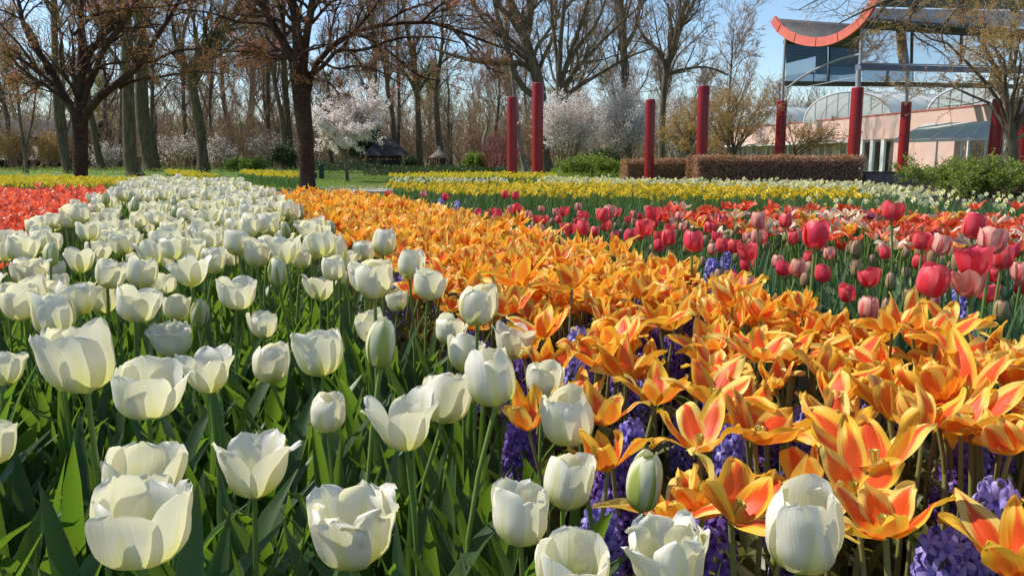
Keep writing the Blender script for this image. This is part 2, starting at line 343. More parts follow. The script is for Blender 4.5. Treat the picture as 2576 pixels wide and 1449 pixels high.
def m_glass(name, tint, refl=0.5, rough=0.02):
    s=NT(name); g=s.N('ShaderNodeBsdfGlossy'); s.set(g.inputs[0],(0.92,0.95,0.98)); g.inputs['Roughness'].default_value=rough
    n=s.noise(s.pos(),0.6,2); s.set(g.inputs['Normal'],s.bump(n,0.12,0.02))
    t=s.N('ShaderNodeBsdfTransparent'); s.set(t.inputs[0],tint); x=s.N('ShaderNodeMixShader'); x.inputs[0].default_value=refl
    s.t.links.new(t.outputs[0],x.inputs[1]); s.t.links.new(g.outputs[0],x.inputs[2]); s.t.links.new(x.outputs[0],s.out.inputs[0]); return s.m
MAT['window_glass']=m_glass('window_glass',(0.30,0.37,0.44),0.52)
MAT['clear_glass']=m_glass('clear_glass',(0.80,0.84,0.84),0.16)
def m_frost():
    s=NT('frosted_glass'); n=s.noise(s.pos(),1.2,3)
    return s.pbr(s.mix(n,(0.82,0.84,0.83),(0.90,0.91,0.90)),0.5,0.3,trans=0.42,tcol=(0.92,0.94,0.92))
MAT['frosted_glass']=m_frost()
# ------------------------------------------------------------------ petals, leaves, heads
def catmull(ctrl, v):
    c=np.asarray(ctrl,float); n=len(c)-1; x=np.clip(v,0,1)*n; i=np.minimum(x.astype(int),n-1); t=(x-i)[:,None]
    p=np.vstack([2*c[0]-c[1],c,2*c[-1]-c[-2]]); p0,p1,p2,p3=p[i],p[i+1],p[i+2],p[i+3]
    return 0.5*((2*p1)+(-p0+p2)*t+(2*p0-5*p1+4*p2-p3)*t*t+(-p0+3*p1-3*p2+p3)*t**3)
def grid_q(nu,nv):
    i=np.arange(nv*nu).reshape(nv,nu); return np.stack([i[:-1,:-1],i[:-1,1:],i[1:,1:],i[1:,:-1]],-1).reshape(-1,4)
def petal_arr(rz, W, wa, wb, cup, theta, nu, nv, ripple=0.0, roll=0.0, crease=0.0, twist=0.0, rad=1.0, tipw=0.0, side=0.0):
    v=np.linspace(0,1,nv); v=1-(1-v)**1.25
    P=catmull(rz,v); r=P[:,0]*rad; z=P[:,1]
    m=(wa/(wa+wb)); norm=(m**wa)*((1-m)**wb)
    vv=np.clip(v,0.004,0.999); w=W*((vv**wa)*((1-vv)**wb)/norm); w=np.maximum(w,0.0012*(1-v)+tipw+0.0003)
    u=np.linspace(-1,1,nu)
    rc=cup*np.maximum(r,0.75*w); ang=u[None,:]*(w/rc)[:,None]
    X=r[:,None]-rc[:,None]*(1-np.cos(ang)); Y=rc[:,None]*np.sin(ang); Z=np.repeat(z[:,None],nu,1)
    U=np.broadcast_to(u[None],X.shape); V=np.broadcast_to(v[:,None],X.shape)
    ph=rng.random()*6.28
    dn=ripple*np.sin(U*5.5+V*7+ph)*np.abs(U)**2*V + 0.5*ripple*np.sin(V*13+ph*2+U*2)*V
    dn+=roll*np.clip(np.abs(U)-0.55,0,1)**2*V
    dn-=crease*np.exp(-(U/0.16)**2)*np.sin(np.pi*V)
    # push along the profile's own normal
    tr=np.gradient(r)+1e-9; tz=np.gradient(z); L=np.hypot(tr,tz); nr=tz/L; nz=-tr/L
    X=X+dn*nr[:,None]; Z=Z+dn*nz[:,None]
    Z=Z+(ripple*.6)*np.sin(U*4.5+ph*3)*V**5+ripple*.22*np.sin(U*11+ph)*V**6
    Y=Y+side*V**2
    if twist:
        a=twist*V; yc=Y*np.cos(a); Z=Z+Y*np.sin(a); Y=yc
    c,s=math.cos(theta),math.sin(theta)
    return np.stack([X*c-Y*s,X*s+Y*c,Z],-1).reshape(-1,3), grid_q(nu,nv), np.stack([(U+1)/2,V],-1).reshape(-1,2)

SHAPES={
 'goblet':([(.004,0),(.024,.007),(.034,.021),(.0355,.037),(.0335,.052),(.029,.066)],.029,.60,.34),
 'cup':   ([(.004,0),(.024,.006),(.035,.018),(.039,.033),(.0405,.048),(.041,.062)],.030,.60,.34),
 'bowl':  ([(.004,0),(.027,.006),(.039,.017),(.044,.031),(.046,.046),(.046,.060)],.034,.60,.33),
 'open':  ([(.004,0),(.022,.007),(.033,.019),(.040,.034),(.047,.048),(.056,.060)],.027,.62,.45),
 'bud':   ([(.004,0),(.018,.008),(.0235,.024),(.0235,.041),(.019,.056),(.010,.068)],.022,.60,.42),
 'ruffle':([(.004,0),(.026,.006),(.036,.018),(.040,.033),(.043,.046),(.047,.056)],.029,.60,.32),
}
def cup_petals(shape, nu, nv, six=True, jit=1.0, size=1.0, pointy=0.0):
    rz,W,wa,wb=SHAPES[shape]; rz=np.array(rz); rz[:,1]*=1.20; out=[]
    extra=1 if shape=='ruffle' else 0
    for k in range(6+extra*2):
        inner=k%2 if k<6 else 1
        th=k*math.pi/3+rng.normal(0,0.09*jit)
        f=1+rng.normal(0,0.07*jit); q=rz.copy(); q[:,1]*=1+rng.normal(0,0.05*jit)-0.03*inner
        ramp=np.linspace(0,1,len(q))**2; q[:,0]*=1+ramp*(f-1)*1.6
        if shape in('bowl','open','cup') and rng.random()<0.3*jit: q[-1,0]*=1.10; q[-1,1]*=0.96
        if shape in('cup','ruffle','goblet') and rng.random()<0.35*jit: q[-1,0]*=0.80
        out.append(petal_arr(q*size,W*size*(1+rng.normal(0,.04)),wa,wb+pointy,1.02 if inner else 1.08,th,nu,nv,
            ripple=(.0018 if shape!='ruffle' else .0045)*size*jit*rng.uniform(.5,1.6),roll=rng.uniform(-.012,.010)*size,crease=rng.uniform(0,.0016)*size,
            rad=(0.90 if inner else 1.0),side=rng.normal(0,.004)*size))
    return out
STAR_C=np.array([(.003,0),(.015,.012),(.021,.031),(.021,.052),(.016,.072)])
STAR_O=np.array([(.003,0),(.024,.011),(.046,.025),(.068,.036),(.090,.034)])
def star_petals(openness, nu, nv, size=1.0, n=6, spread=0.22):
    out=[]
    for k in range(n):
        inner=k%2; o=np.clip(openness+rng.normal(0,spread)-0.15*inner,0.0,1.15)
        q=STAR_C*(1-o)+STAR_O*o; q=q*(1+rng.normal(.05,.12))
        q[-1]+=np.array([rng.normal(0,.006),rng.normal(0,.007)])
        out.append(petal_arr(q*size,rng.uniform(.0175,.0235)*size,.74,rng.uniform(.80,1.10),rng.uniform(.9,1.7)+o*0.8,k*math.pi/3+rng.normal(0,.13),nu,nv,
           ripple=.0040*size,roll=rng.uniform(-.03,.018)*size,crease=.0026*size,twist=rng.normal(0,.55),side=rng.normal(0,.012)*size))
    return out
def geo_of(arrs, m=0, extra=None):
    g=Geo()
    for a in arrs: g.add(a[0],a[1],a[2],m=m, r=rng.random()*0.35)
    return g
def petal_meshes(arrs, mat, name='petal'):
    out=[]
    for a in arrs:
        g=Geo(); g.add(*a); out.append(g.mesh(name,mat))
    return out
def leaf_arr(L, W, arch, fold, nu=5, nv=11, twist=0.0, wa=.55, wb=.75, lean=0.25):
    """leaf from the origin, rises and arches towards +x"""
    v=np.linspace(0,1,nv); a=lean+arch*v**1.6
    ds=L/(nv-1); X=np.concatenate([[0],np.cumsum(np.sin(a[1:])*ds)]); Z=np.concatenate([[0],np.cumsum(np.cos(a[1:])*ds)])
    m=wa/(wa+wb); norm=m**wa*(1-m)**wb; vv=np.clip(v,.02,.999); w=W*vv**wa*(1-vv)**wb/norm; w=np.maximum(w,.0005)
    u=np.linspace(-1,1,nu); U=np.broadcast_to(u[None],(nv,nu)); V=np.broadcast_to(v[:,None],(nv,nu))
    lift=fold*np.abs(U)**1.5*w[:,None]+0.06*W*np.sin(V*9+U*2.0+rng.random()*6)*np.abs(U)
    Y=U*w[:,None]*math.sqrt(max(0.1,1-fold*fold*.5)); nx=-np.cos(a); nz=np.sin(a)
    t=twist*V; Yc=Y*np.cos(t); lift=lift+Y*np.sin(t)
    PX=X[:,None]+lift*nx[:,None]; PZ=Z[:,None]+lift*nz[:,None]
    return np.stack([PX,Yc,PZ],-1).reshape(-1,3), grid_q(nu,nv), np.stack([(U+1)/2,V],-1).reshape(-1,2)
def stem_geo(r0=.0042, r1=.0036, k=6, bend=.02, L=1.0, n=6):
    t=np.linspace(0,1,n); b=rng.normal(0,bend,2)
    P=np.stack([b[0]*np.sin(t*np.pi)*1.0,b[1]*np.sin(t*np.pi),t*L],1)[None]; R=(r0+(r1-r0)*t)[None]
    g=Geo(); V,Q,UV,rr,m=tubes(P,R,k,rnd=np.array([rng.random()])); g.add(V,Q,UV,rr); return g

STEMS={c:[stem_geo().mesh('stem',MAT[c]) for _ in range(5)] for c in('stem_green','stem_brown')}
def leafset(mat,n,L,W,arch,fold):
    return [(lambda g:(g.add(*leaf_arr(rng.uniform(*L),rng.uniform(*W),rng.uniform(*arch),rng.uniform(*fold),twist=rng.normal(0,.5),lean=rng.uniform(.05,.4))),g.mesh('leaf',MAT[mat]))[1])(Geo()) for _ in range(n)]
LEAF={'white':leafset('tulip_leaf',12,(.28,.44),(.011,.025),(.1,.8),(.15,.7)),
      'grey':leafset('grey_leaf',8,(.26,.38),(.012,.024),(.1,.7),(.2,.8)),
      'olive':leafset('olive_leaf',8,(.18,.30),(.016,.034),(.4,1.3),(.1,.6))}

# kind -> list of (petal meshes, joined head mesh, small head geo tuple)
def build_heads(specs, mat_of):
    out={}
    for key,fn,n,mat in specs:
        L=[]
        for _ in range(n):
            arrs=fn(9,12); pm=petal_meshes(arrs,MAT[mat]); jm=geo_of(arrs).mesh('flower',MAT[mat])
            L.append((pm,jm))
        out[key]=L
    return out
HEADS=build_heads([
 ('goblet',lambda a,b:cup_petals('goblet',a,b),5,'white_petal'),
 ('cup',lambda a,b:cup_petals('cup',a,b,jit=1.3),6,'white_petal'),
 ('bowl',lambda a,b:cup_petals('bowl',a,b,jit=1.0),5,'white_petal'),
 ('open',lambda a,b:cup_petals('open',a,b,jit=1.3),5,'white_petal'),
 ('ruffle',lambda a,b:cup_petals('ruffle',a,b),3,'white_petal'),
 ('bud',lambda a,b:cup_petals('bud',a,b,jit=.6),3,'green_bud_petal'),
 ('flame',lambda a,b:star_petals(rng.choice([.35,.55,.7,.85,1.0]),7,12,size=rng.uniform(.95,1.1),spread=.30),16,'flame_petal'),
 ('pink',lambda a,b:cup_petals(rng.choice(['goblet','goblet','cup']),7,10,size=.80),6,'pink_petal'),
 ('pinkopen',lambda a,b:cup_petals('open',7,10,size=.95,pointy=.12),3,'pale_pink_petal'),
 ('pinkpale',lambda a,b:cup_petals('goblet',7,10,size=.78),3,'pale_pink_petal'),
 ('pinkbud',lambda a,b:cup_petals('bud',7,10,size=.78,pointy=.25,jit=.5),4,'bud_petal'),
 ('scarlet',lambda a,b:star_petals(rng.choice([.35,.55,.75]),5,8,.80),5,'scarlet_petal'),
 ('coral',lambda a,b:star_petals(rng.choice([.35,.55,.75]),5,8,.85),5,'coral_petal'),
 ('cream',lambda a,b:star_petals(rng.choice([.45,.65,.8]),5,8,.85),3,'cream_petal'),
 ('purple',lambda a,b:star_petals(rng.choice([.35,.55]),5,8,.75),2,'purple_petal'),
],None)
ANTHER=[]
g=Geo()
for k in range(6):
    a=k*math.pi/3; P=np.array([[[0,0,.004],[.004*math.cos(a),.004*math.sin(a),.014],[.006*math.cos(a),.006*math.sin(a),.026]]]); g.add(*tubes(P,np.array([[.0008,.0012,.0016]]),4))
P=np.array([[[0,0,0],[0,0,.012],[0,0,.024],[0,0,.027]]]); g.add(*tubes(P,np.array([[.003,.0028,.0026,.004]]),6))
PISTIL=g.mesh('pistil',MAT['anther'])

def rr(a,b): return float(rng.uniform(a,b))
def tulip(name, base, hz, head, level, leafkey, stemkey='stem_green', scale=1.0, tilt=None, nleaf=3, label=None, cat='tulip', group=None, rz=None, pistil=False):
    """base (x,y) on the ground, head root at height hz"""
    root=empty(name,(float(base[0]),float(base[1]),0.0),rr(0,6.28) if rz is None else rz)
    tag(root,label,cat,group)
    pm,jm=head
    tl=(rng.normal(0,.09),rng.normal(0,.09),0) if tilt is None else (*tilt,0)
    if level=='near':
        for m in pm: obj('petal',m,root,(0,0,hz),tl,scale)
        if pistil: obj('pistil',PISTIL,root,(0,0,hz),tl,scale)
    else: obj('flower',jm,root,(0,0,hz),tl,scale)
    obj('stem',STEMS[stemkey][rng.integers(5)],root,(0,0,0),(0,0,rr(0,6.28)),(scale,scale,hz+.002))
    lv=LEAF[leafkey]
    a0=rr(0,6.28)
    for k in range(nleaf):
        obj('leaf',lv[rng.integers(len(lv))],root,(0,0,.004*k),(0,0,a0+k*2.2+rng.normal(0,.3)),rr(.85,1.12))
    return root

# ------------------------------------------------------------------ scatter
def inside(poly,P):
    poly=np.asarray(poly); x,y=P[:,0],P[:,1]; c=np.zeros(len(P),bool); n=len(poly)
    for i in range(n):
        x1,y1=poly[i][:2]; x2,y2=poly[(i+1)%n][:2]
        with np.errstate(divide='ignore',invalid='ignore'):
            k=((y1>y)!=(y2>y))&(x<(x2-x1)*(y-y1)/(y2-y1+1e-12)+x1)
        c^=k
    return c
def scatter(poly,sp,jit=.38,margin=.06):
    poly=np.asarray(poly)[:,:2]; lo=poly.min(0); hi=poly.max(0)
    xs=np.arange(lo[0],hi[0]+sp,sp); ys=np.arange(lo[1],hi[1]+sp*.87,sp*.87)
    X,Y=np.meshgrid(xs,ys); X=X+(np.arange(len(ys))%2)[:,None]*sp/2
    P=np.stack([X.ravel(),Y.ravel()],1); P+=rng.uniform(-jit,jit,P.shape)*sp
    P=P[inside(poly,P)]
    P=P[(np.abs(P[:,0])<P[:,1]*(.63+margin)+.22)&(P[:,1]>.12)]
    return P[np.argsort(P[:,1])]
def far_from(P,Q,d):
    if len(Q)==0: return P
    D=np.sqrt(((P[:,None]-np.asarray(Q)[None,:,:2])**2).sum(-1)).min(1); return P[D>d]
def polyz(pts,z): return [at_z(px,py,z) for px,py in pts]
# ------------------------------------------------------------------ ground, beds, lawn, path
def sheet(name, pts, mat, z, kind='structure', label=None, sub=1):
    g=Geo(); n=len(pts); P=[(p[0],p[1],z) for p in pts]
    me=bpy.data.meshes.new(name); me.from_pydata(P,[],[tuple(range(n))]); me.materials.append(MAT[mat]); me.update()
    o=obj(name,me); o['kind']=kind
    if label: o['label']=label
    return o
sheet('ground',[(-700,-60),(700,-60),(700,1500),(-700,1500)],'rough_ground',0.0)
sheet('lawn',[(-9,14.2),(10,14.2),(24,30),(24,62),(-34,62),(-34,17)],'lawn',0.004)
sheet('flower_bed_soil',[(-9,-1.5),(9,-1.5),(13.5,19),(13.8,26.5),(4,23.5),(-4.2,14.5),(-4.4,12.2),(-9,13)],'soil',0.012)
pth=[at_z(*p) for p in ((560,484),(740,478),(870,466),(985,470),(1010,478),(880,492),(760,497),(560,500))]
sheet('garden_path',pth,'path',0.008)
sheet('side_path',[at_z(*p) for p in ((760,447),(900,441),(1010,439),(1010,442),(900,446),(780,452))],'path',0.008)

# ------------------------------------------------------------------ labels told by neighbours
def proj(p):
    d=np.asarray(p,float)-np.array([0,0,H]); f=d[1]*CP-d[2]*SP; u=d[1]*SP+d[2]*CP
    return 1288+FPX*d[0]/f, 724.5-FPX*u/f
LAND=[] ; TAKEN=set()
def land(phrase,px,py): LAND.append((phrase,px,py))
def rel(prefix,p,reach=230,fallback=None,group=None):
    """a label that says where the flower stands in the picture next to a named neighbour"""
    px,py=proj(p)
    if not(0<=px<=2576 and 0<=py<=1449): return fallback
    c=sorted(LAND,key=lambda l:(l[1]-px)**2+(l[2]-py)**2)[:7]
    for ph,lx,ly in c:
        dx,dy=px-lx,py-ly
        if math.hypot(dx,dy)>reach or math.hypot(dx,dy)<14: continue
        a=math.degrees(math.atan2(-dy,dx))%360
        w=['right of','up and right of','straight above','up and left of','left of','down and left of','straight below','down and right of'][int((a+22.5)//45)%8]
        t=prefix+' '+w+' '+ph
        if t not in TAKEN and len(t.split())<=16: TAKEN.add(t); return t
    return fallback
# ------------------------------------------------------------------ white tulips
W=[ # px, py, width px, shape, label
(350,1325,272,'bowl','largest white tulip, wide open bowl at the lower left of the bed'),
(338,1205,205,'bowl','white tulip peeking over the rim of the largest lower left bloom'),
(637,1180,205,'open','open white tulip with yellow streaked right petal on a thick straight stem, lower left'),
(888,1325,238,'ruffle','tall cut white tulip with flared rim at the bottom, left of centre'),
(1022,1065,192,'open','broad white tulip tilted right with a yellow patch in the front petal, centre foreground'),
(1112,1003,140,'cup','white tulip half hidden behind the broad tilted one in the centre foreground'),
(823,1042,90,'goblet','narrow upright greenish white tulip with crinkled tips left of centre'),
(525,937,142,'open','spreading white tulip overlapping the right edge of the shadowed bowl at the left'),
(370,980,183,'bowl','shallow white tulip bowl with one long petal reaching right, left foreground'),
(212,905,188,'cup','big white tulip cup with many folded petals at the far left of the foreground'),
(3,930,92,'cup','white tulip cut by the left picture edge at mid height'),
(-22,1120,80,'cup','sliver of a white tulip at the left picture edge, below the larger cut one'),
(62,762,95,'cup','white tulip cup nearest the left edge above the big folded one'),
(138,795,100,'goblet','rounded white tulip just above the big folded one at the left'),
(197,752,94,'cup','white tulip behind and right of the rounded one at the left'),
(338,765,118,'bowl','round white tulip with a lime green front in the left middle'),
(266,752,78,'cup','white tulip tucked behind the lime fronted round one'),
(437,852,110,'ruffle','crinkled white tulip with frilly rim above the spreading left one'),
(441,775,72,'cup','white tulip beside a closed green bud in the left middle'),
(497,792,44,'bud','closed green white bud leaning on a paler tulip in the left middle'),
(663,817,72,'cup','small white tulip above the upright egg shaped one, left of centre'),
(680,916,96,'goblet','egg shaped white tulip with a short folded petal, left of centre'),
(810,892,124,'cup','white tulip with a green foot, above the narrow upright one'),
(592,737,104,'bowl','smooth shaded white bowl tulip standing clear in the middle rows'),
(700,690,46,'bud','closed green striped bud standing alone in the middle rows'),
(805,722,95,'open','white tulip with pointed petal tips spread like a crown, middle rows'),
(942,700,95,'goblet','tall smooth white tulip at the border with the orange bed, middle rows'),
(945,820,86,'cup','upper white tulip of the close pair right of centre left'),
(955,872,74,'bud','green ribbed bud in front of a white tulip beside the orange bed'),
(1030,668,70,'goblet','small white tulip right behind the tall smooth one at the border'),
(1075,717,84,'cup','white tulip leaning into the orange flowers on a dark slim stem'),
(1201,768,99,'goblet','lone smooth white tulip among the orange flowers, upper centre'),
(1128,832,80,'cup','white tulip above a tight trio at the centre'),
(1165,892,96,'cup','middle white tulip of the tight trio at the centre'),
(1282,862,118,'open','wide petalled white tulip behind the cup with the folded front petal'),
(1248,955,134,'goblet','white tulip with a rounded folded front petal, centre'),
(1365,957,99,'cup','greenish white tulip at the foot of the purple hyacinths'),
(1436,1052,133,'goblet','bright white tulip on a slim stem in front of orange petals, right of centre'),
(1416,1215,124,'goblet','cool white tulip partly behind the green striped one, right of centre'),
(1310,1302,160,'cup','white tulip with a broad green stripe up its front petal'),
(1614,1220,88,'bud','slender closed tulip, green below and white above, beside the orange flowers'),
(1440,1425,205,'bowl','white tulip rising out of the bottom edge right of centre, two round petals showing'),
(1692,1400,215,'ruffle','white tulip with ruffled top at the bottom edge, left of the tall lone one'),
(2022,1338,196,'goblet','tall white tulip alone among orange flowers at the lower right'),
(1000,758,52,'cup','small pale tulip low behind the border tulips'),
(873,690,58,'cup','small green white tulip left of the tall smooth border one'),
(487,682,106,'open','grey white shaded tulip with wide ragged rim in the left middle'),
(350,688,74,'goblet','plain white tulip left of the grey shaded one'),
(268,690,80,'cup','white tulip overlapping a neighbour in the left middle rows'),
(204,655,86,'open','shaded white tulip held above the left rows'),
(128,682,62,'cup','right tulip of the joined pair at the left edge'),
(62,686,80,'bowl','left tulip of the joined pair at the left edge'),
(413,608,76,'bowl','white tulip facing left with one rolled petal, upper left rows'),
(517,603,76,'open','tall pale white tulip above the upper left rows'),
(720,630,92,'open','fan shaped white tulip in the upper middle rows'),
(645,640,72,'cup','white tulip with lime base left of the fan shaped one'),
(601,612,64,'goblet','white tulip between the tall pale one and the lime based one'),
(790,627,54,'goblet','white tulip right of the fan shaped one'),
(852,628,62,'goblet','white tulip second from the orange border in the upper rows'),
(918,632,60,'cup','white tulip beside the orange border in the upper rows'),
(963,612,62,'goblet','white tulip touching the orange flowers in the upper rows'),
(785,580,60,'cup','short white tulip with a green foot close to the orange bed'),
(736,536,38,'goblet','small white tulip sticking out over the orange bed'),
(618,536,48,'cup','round little white tulip in the far middle rows'),
(680,565,52,'goblet','lime tinted little white tulip in the far rows'),
(311,612,66,'cup','white tulip under the left upper rows with rounded base'),
(35,606,70,'bowl','left one of two white tulips beside the scarlet bed at the left edge'),
(90,613,62,'cup','right one of two white tulips beside the scarlet bed at the left edge'),
(240,590,60,'bowl','white tulip with open shadowed rim in the upper left rows'),
(164,546,54,'cup','greenish white tulip bordering the scarlet bed'),
(203,540,48,'goblet','white tulip next to the greenish one at the scarlet border'),
(103,562,36,'goblet','little white tulip standing in the scarlet bed'),
]
white_used=[]
LM={0:'the largest white bloom at lower left',2:'the open white tulip at lower left',3:'the tall cut white tulip at the bottom',4:'the broad tilted white tulip',6:'the narrow greenish white tulip',
 7:'the spreading white tulip at left',9:'the big folded white tulip at left',15:'the lime fronted white tulip',17:'the crinkled white tulip',21:'the egg shaped white tulip',22:'the white tulip with a green foot',
 23:'the shaded white bowl tulip',24:'the lone striped green bud',25:'the crown shaped white tulip',26:'the tall smooth white border tulip',31:'the lone white tulip among orange ones',33:'the tight white trio at the centre',
 36:'the greenish white tulip under the hyacinths',37:'the bright white tulip right of centre',38:'the cool white tulip right of centre',39:'the green striped white tulip',40:'the slender closed tulip',43:'the tall lone white tulip',
 46:'the grey white ragged tulip',52:'the white tulip with a rolled petal',53:'the tall pale white tulip',54:'the fan shaped white tulip',62:'the white tulip jutting over the orange bed',68:'the white pair beside the scarlet bed',71:'the little white tulip in the scarlet bed',65:'the tiny lime tinted white tulip'}
for i,(px,py,w,shape,lab) in enumerate(W):
    wid={'goblet':.0735,'cup':.083,'bowl':.098,'open':.102,'ruffle':.093,'bud':.048}[shape]
    s0=.96
    t=wid*s0*FPX/w; c=at_t(px,py,t); zc=c[2]
    if zc>.585 or zc<.42:
        z2=min(max(zc,.42),.585); d=ray(px,py); t=(z2-H)/d[2]; s0=s0*np.clip(t/(wid*s0*FPX/w),.72,1.35); c=at_t(px,py,t); zc=z2
    hz=zc-.038*s0
    if shape in('bowl','cup') and i%5==3: pass
    t_r=(rng.normal(.06,.10),rng.normal(0,.10)); 
    hd=HEADS[shape][i%len(HEADS[shape])]
    tulip('white_tulip',c,hz,hd,'near','white',scale=s0,label=lab,group='white tulips of the white bed',tilt=t_r,nleaf=3 if w>60 else 2)
    white_used.append(c)
    if i in LM: land(LM[i],px,py)
for ph,px,py in(('the forked dark cherry trunk',205,470),('the middle dark cherry trunk',773,482),('the foot of the leftmost red pole',1288,460),('the foot of the third red pole',1635,446),('the blossom tree on the lawn',870,440),('the thatched kiosk',1100,420),('the foot of the beech pair',355,440),('the tallest red pole left of the hedge',1353,440)): land(ph,px,py)
# ---- the rest of the white bed
WZ=.50
wl=[(-700,1449),(-650,800),(-60,640),(0,640),(60,600),(120,560),(250,500),(305,470),(330,458)]
wr=[(600,461),(690,500),(742,522),(830,580),(985,620),(1110,700),(1230,770),(1290,830),(1330,900),(1440,980),(1460,1449)]
wpoly=polyz(wl,WZ)+polyz(wr,WZ)
P=scatter(wpoly,.137); P=far_from(P,white_used,.10)
P=P[(P[:,1]>1.75)|(P[:,0]<-.63*P[:,1]-.07)]
Pfar=P[225:]; P=P[:225]; print('white',len(P),len(Pfar))
keys=['goblet','cup','bowl','open','goblet','cup','ruffle','bowl','cup','bud']
for x,y in P:
    k=keys[rng.integers(len(keys))]; hd=HEADS[k][rng.integers(len(HEADS[k]))]
    z=rng.normal(.47,.036); 
    lab=('white tulip crowded into the middle rows of the white bed' if y<4.2 else 'small white tulip far back where the white bed narrows')
    tulip('white_tulip',(x,y),z,hd,'mid','white',scale=rr(.72,.95),tilt=(rng.normal(0,.13),rng.normal(0,.13)),nleaf=2,label=rel({'bud':'closed greenish bud','open':'flared white tulip','bowl':'wide white tulip','ruffle':'frilled white tulip'}.get(k,'small white tulip' if y>3.5 else 'white tulip cup'),(x,y,z+.04),190,lab),group='white tulips of the middle rows' if y<4.2 else 'white tulips at the far end of the white bed')
tm=[geo_of(cup_petals(k,5,6)) for k in('goblet','cup','bowl','ruffle','goblet','cup')]
G_=Geo()
for k in range(6):
    q=Pfar[k::6]; n=len(q)
    if n: rep_into(G_,tm[k].cat(),mats_xyz(np.concatenate([q,rng.normal(.475,.025,(n,1))],1),rng.uniform(0,6.28,n),rng.uniform(0,.12,n),rng.uniform(0,6.28,n),rng.uniform(.85,1.05,n)),rng.random(n))
tag(obj('white_tulips',G_.mesh('white_tulips',MAT['white_petal'])),'tiny white tulips at the farthest tip of the white bed','tulips',kind='stuff')
# ---- leaves that fill the white bed
def leaf_fill(name,poly,sp,mat,L,Wd,zjit=.0,lab=None,nv=6,per=1,arch=(.1,.8)):
    T=[];
    tm=[]
    for _ in range(8):
        g=Geo(); g.add(*leaf_arr(rng.uniform(*L),rng.uniform(*Wd),rng.uniform(*arch),rng.uniform(.1,.6),nu=3,nv=nv,twist=rng.normal(0,.5),lean=rng.uniform(.03,.4))); tm.append(g.cat())
    P=scatter(poly,sp,.5); G_=Geo(); idx=rng.integers(0,8,len(P))
    for k in range(8):
        Q=P[idx==k]
        if len(Q)==0: continue
        loc=np.concatenate([Q,np.zeros((len(Q),1))],1); Tm=mats_xyz(loc,rng.uniform(0,6.28,len(Q)),s=rng.uniform(.75,1.1,len(Q))); rep_into(G_,tm[k],Tm,rng.random(len(Q)))
    o=obj(name,G_.mesh(name,MAT[mat])); tag(o,lab,'leaves',kind='stuff'); return o
near_w=[p for p in wpoly]
leaf_fill('tulip_leaves',wpoly,.052,'tulip_leaf',(.26,.42),(.010,.022),lab='dense green tulip leaves filling the white tulip bed')

# ------------------------------------------------------------------ orange and yellow bed
OZ=.42
orr=[(690,492),(870,488),(1000,507),(1140,533),(1250,553),(1400,600),(1560,634),(1760,698),(2090,778),(2330,832),(2576,868),(3100,960),(3300,1449)]
ol=[(1480,1449),(1460,1040),(1380,960),(1335,880),(1290,820),(1150,740),(1040,690),(960,620),(840,580),(745,530),(700,505),(640,486)]
opoly=polyz([(640,483)]+orr,OZ)+polyz(ol,OZ)
HO=[(1840,1265,1.0,.55,'orange tulip with a broad red flamed upright petal left of the tall lone white tulip'),
(2205,1150,1.12,.85,'widest yellow tulip, opened flat with a red heart, right foreground'),
(2230,1300,.95,.6,'orange tulip with pale stigma showing, just right of the tall lone white tulip'),
(1520,1290-250,.9,.4,'orange tulip behind the bright white one right of centre'),
(1650,990,1.0,.6,'orange tulip with a long salmon petal pointing up right, above the slender bud'),
(1500,900,1.0,.8,'yellow tulip spread over the purple hyacinths'),
(2080,930,.9,.35,'closed cup orange tulip in the right middle'),
(1790,870,1.0,.5,'orange tulip with striped upright petal above the foreground right'),
(1330,1050,.8,.35,'orange tulip between two white ones at the centre'),
(1530,1150,.8,.5,'orange tulip beside the cool white one'),
(2420,1060,1.05,.85,'yellow flecked tulip with wide arms at the right edge area'),
(2545,1110,.95,.6,'orange tulip above the lilac hyacinth at the lower right corner'),
(1900,1080,1.0,.85,'star shaped yellow tulip in front of the tall lone white one'),
(2560,1420,1.1,.5,'plain yellow tulip in the lower right corner'),
(2100,1080,1.0,.45,'orange tulip rising behind the widest yellow one'),
(1760,1100,.95,.8,'flat star orange tulip left of the red flamed upright one'),
]
used=[]
for ph,px,py in(('the red flamed upright orange tulip',1840,1265),('the widest yellow tulip',2205,1150),('the corner lilac hyacinth',2500,1300),('the long salmon petal',1650,990),('the purple hyacinths right of centre',1455,900),
  ('the striped upright petal',1790,870),('the heart shaped pink tulip',2336,720),('the two tone pink tulip',2188,702),('the deep blue hyacinth',1830,660),('the wide open salmon tulip',2440,722),('the hot pink tulip',1742,613),
  ('the tallest magenta tulip',2243,541),('the round coral tulip',1302,528),('the tiny pink tulip near the path',978,490),('the small coral pair',1450,577),('the violet blue hyacinth',1285,760),('the heart of the orange bed',1800,950),('the dusty rose tulip',1640,542)): land(ph,px,py)
for i,(px,py,s,o,lab) in enumerate(HO):
    z=.405 if i!=13 else .33
    c=at_z(px,py,z)
    arrs=star_petals(o,9,14,1.0,spread=.2)
    hd=(petal_meshes(arrs,MAT['flame_petal']),None)
    tulip('orange_tulip',c,z-.02,hd,'near','olive','stem_brown',scale=s,label=lab,group='orange and yellow tulips',nleaf=2,pistil=True,tilt=(rng.normal(.15,.15),rng.normal(0,.15)),rz=rr(0,6.28)); used.append(c)
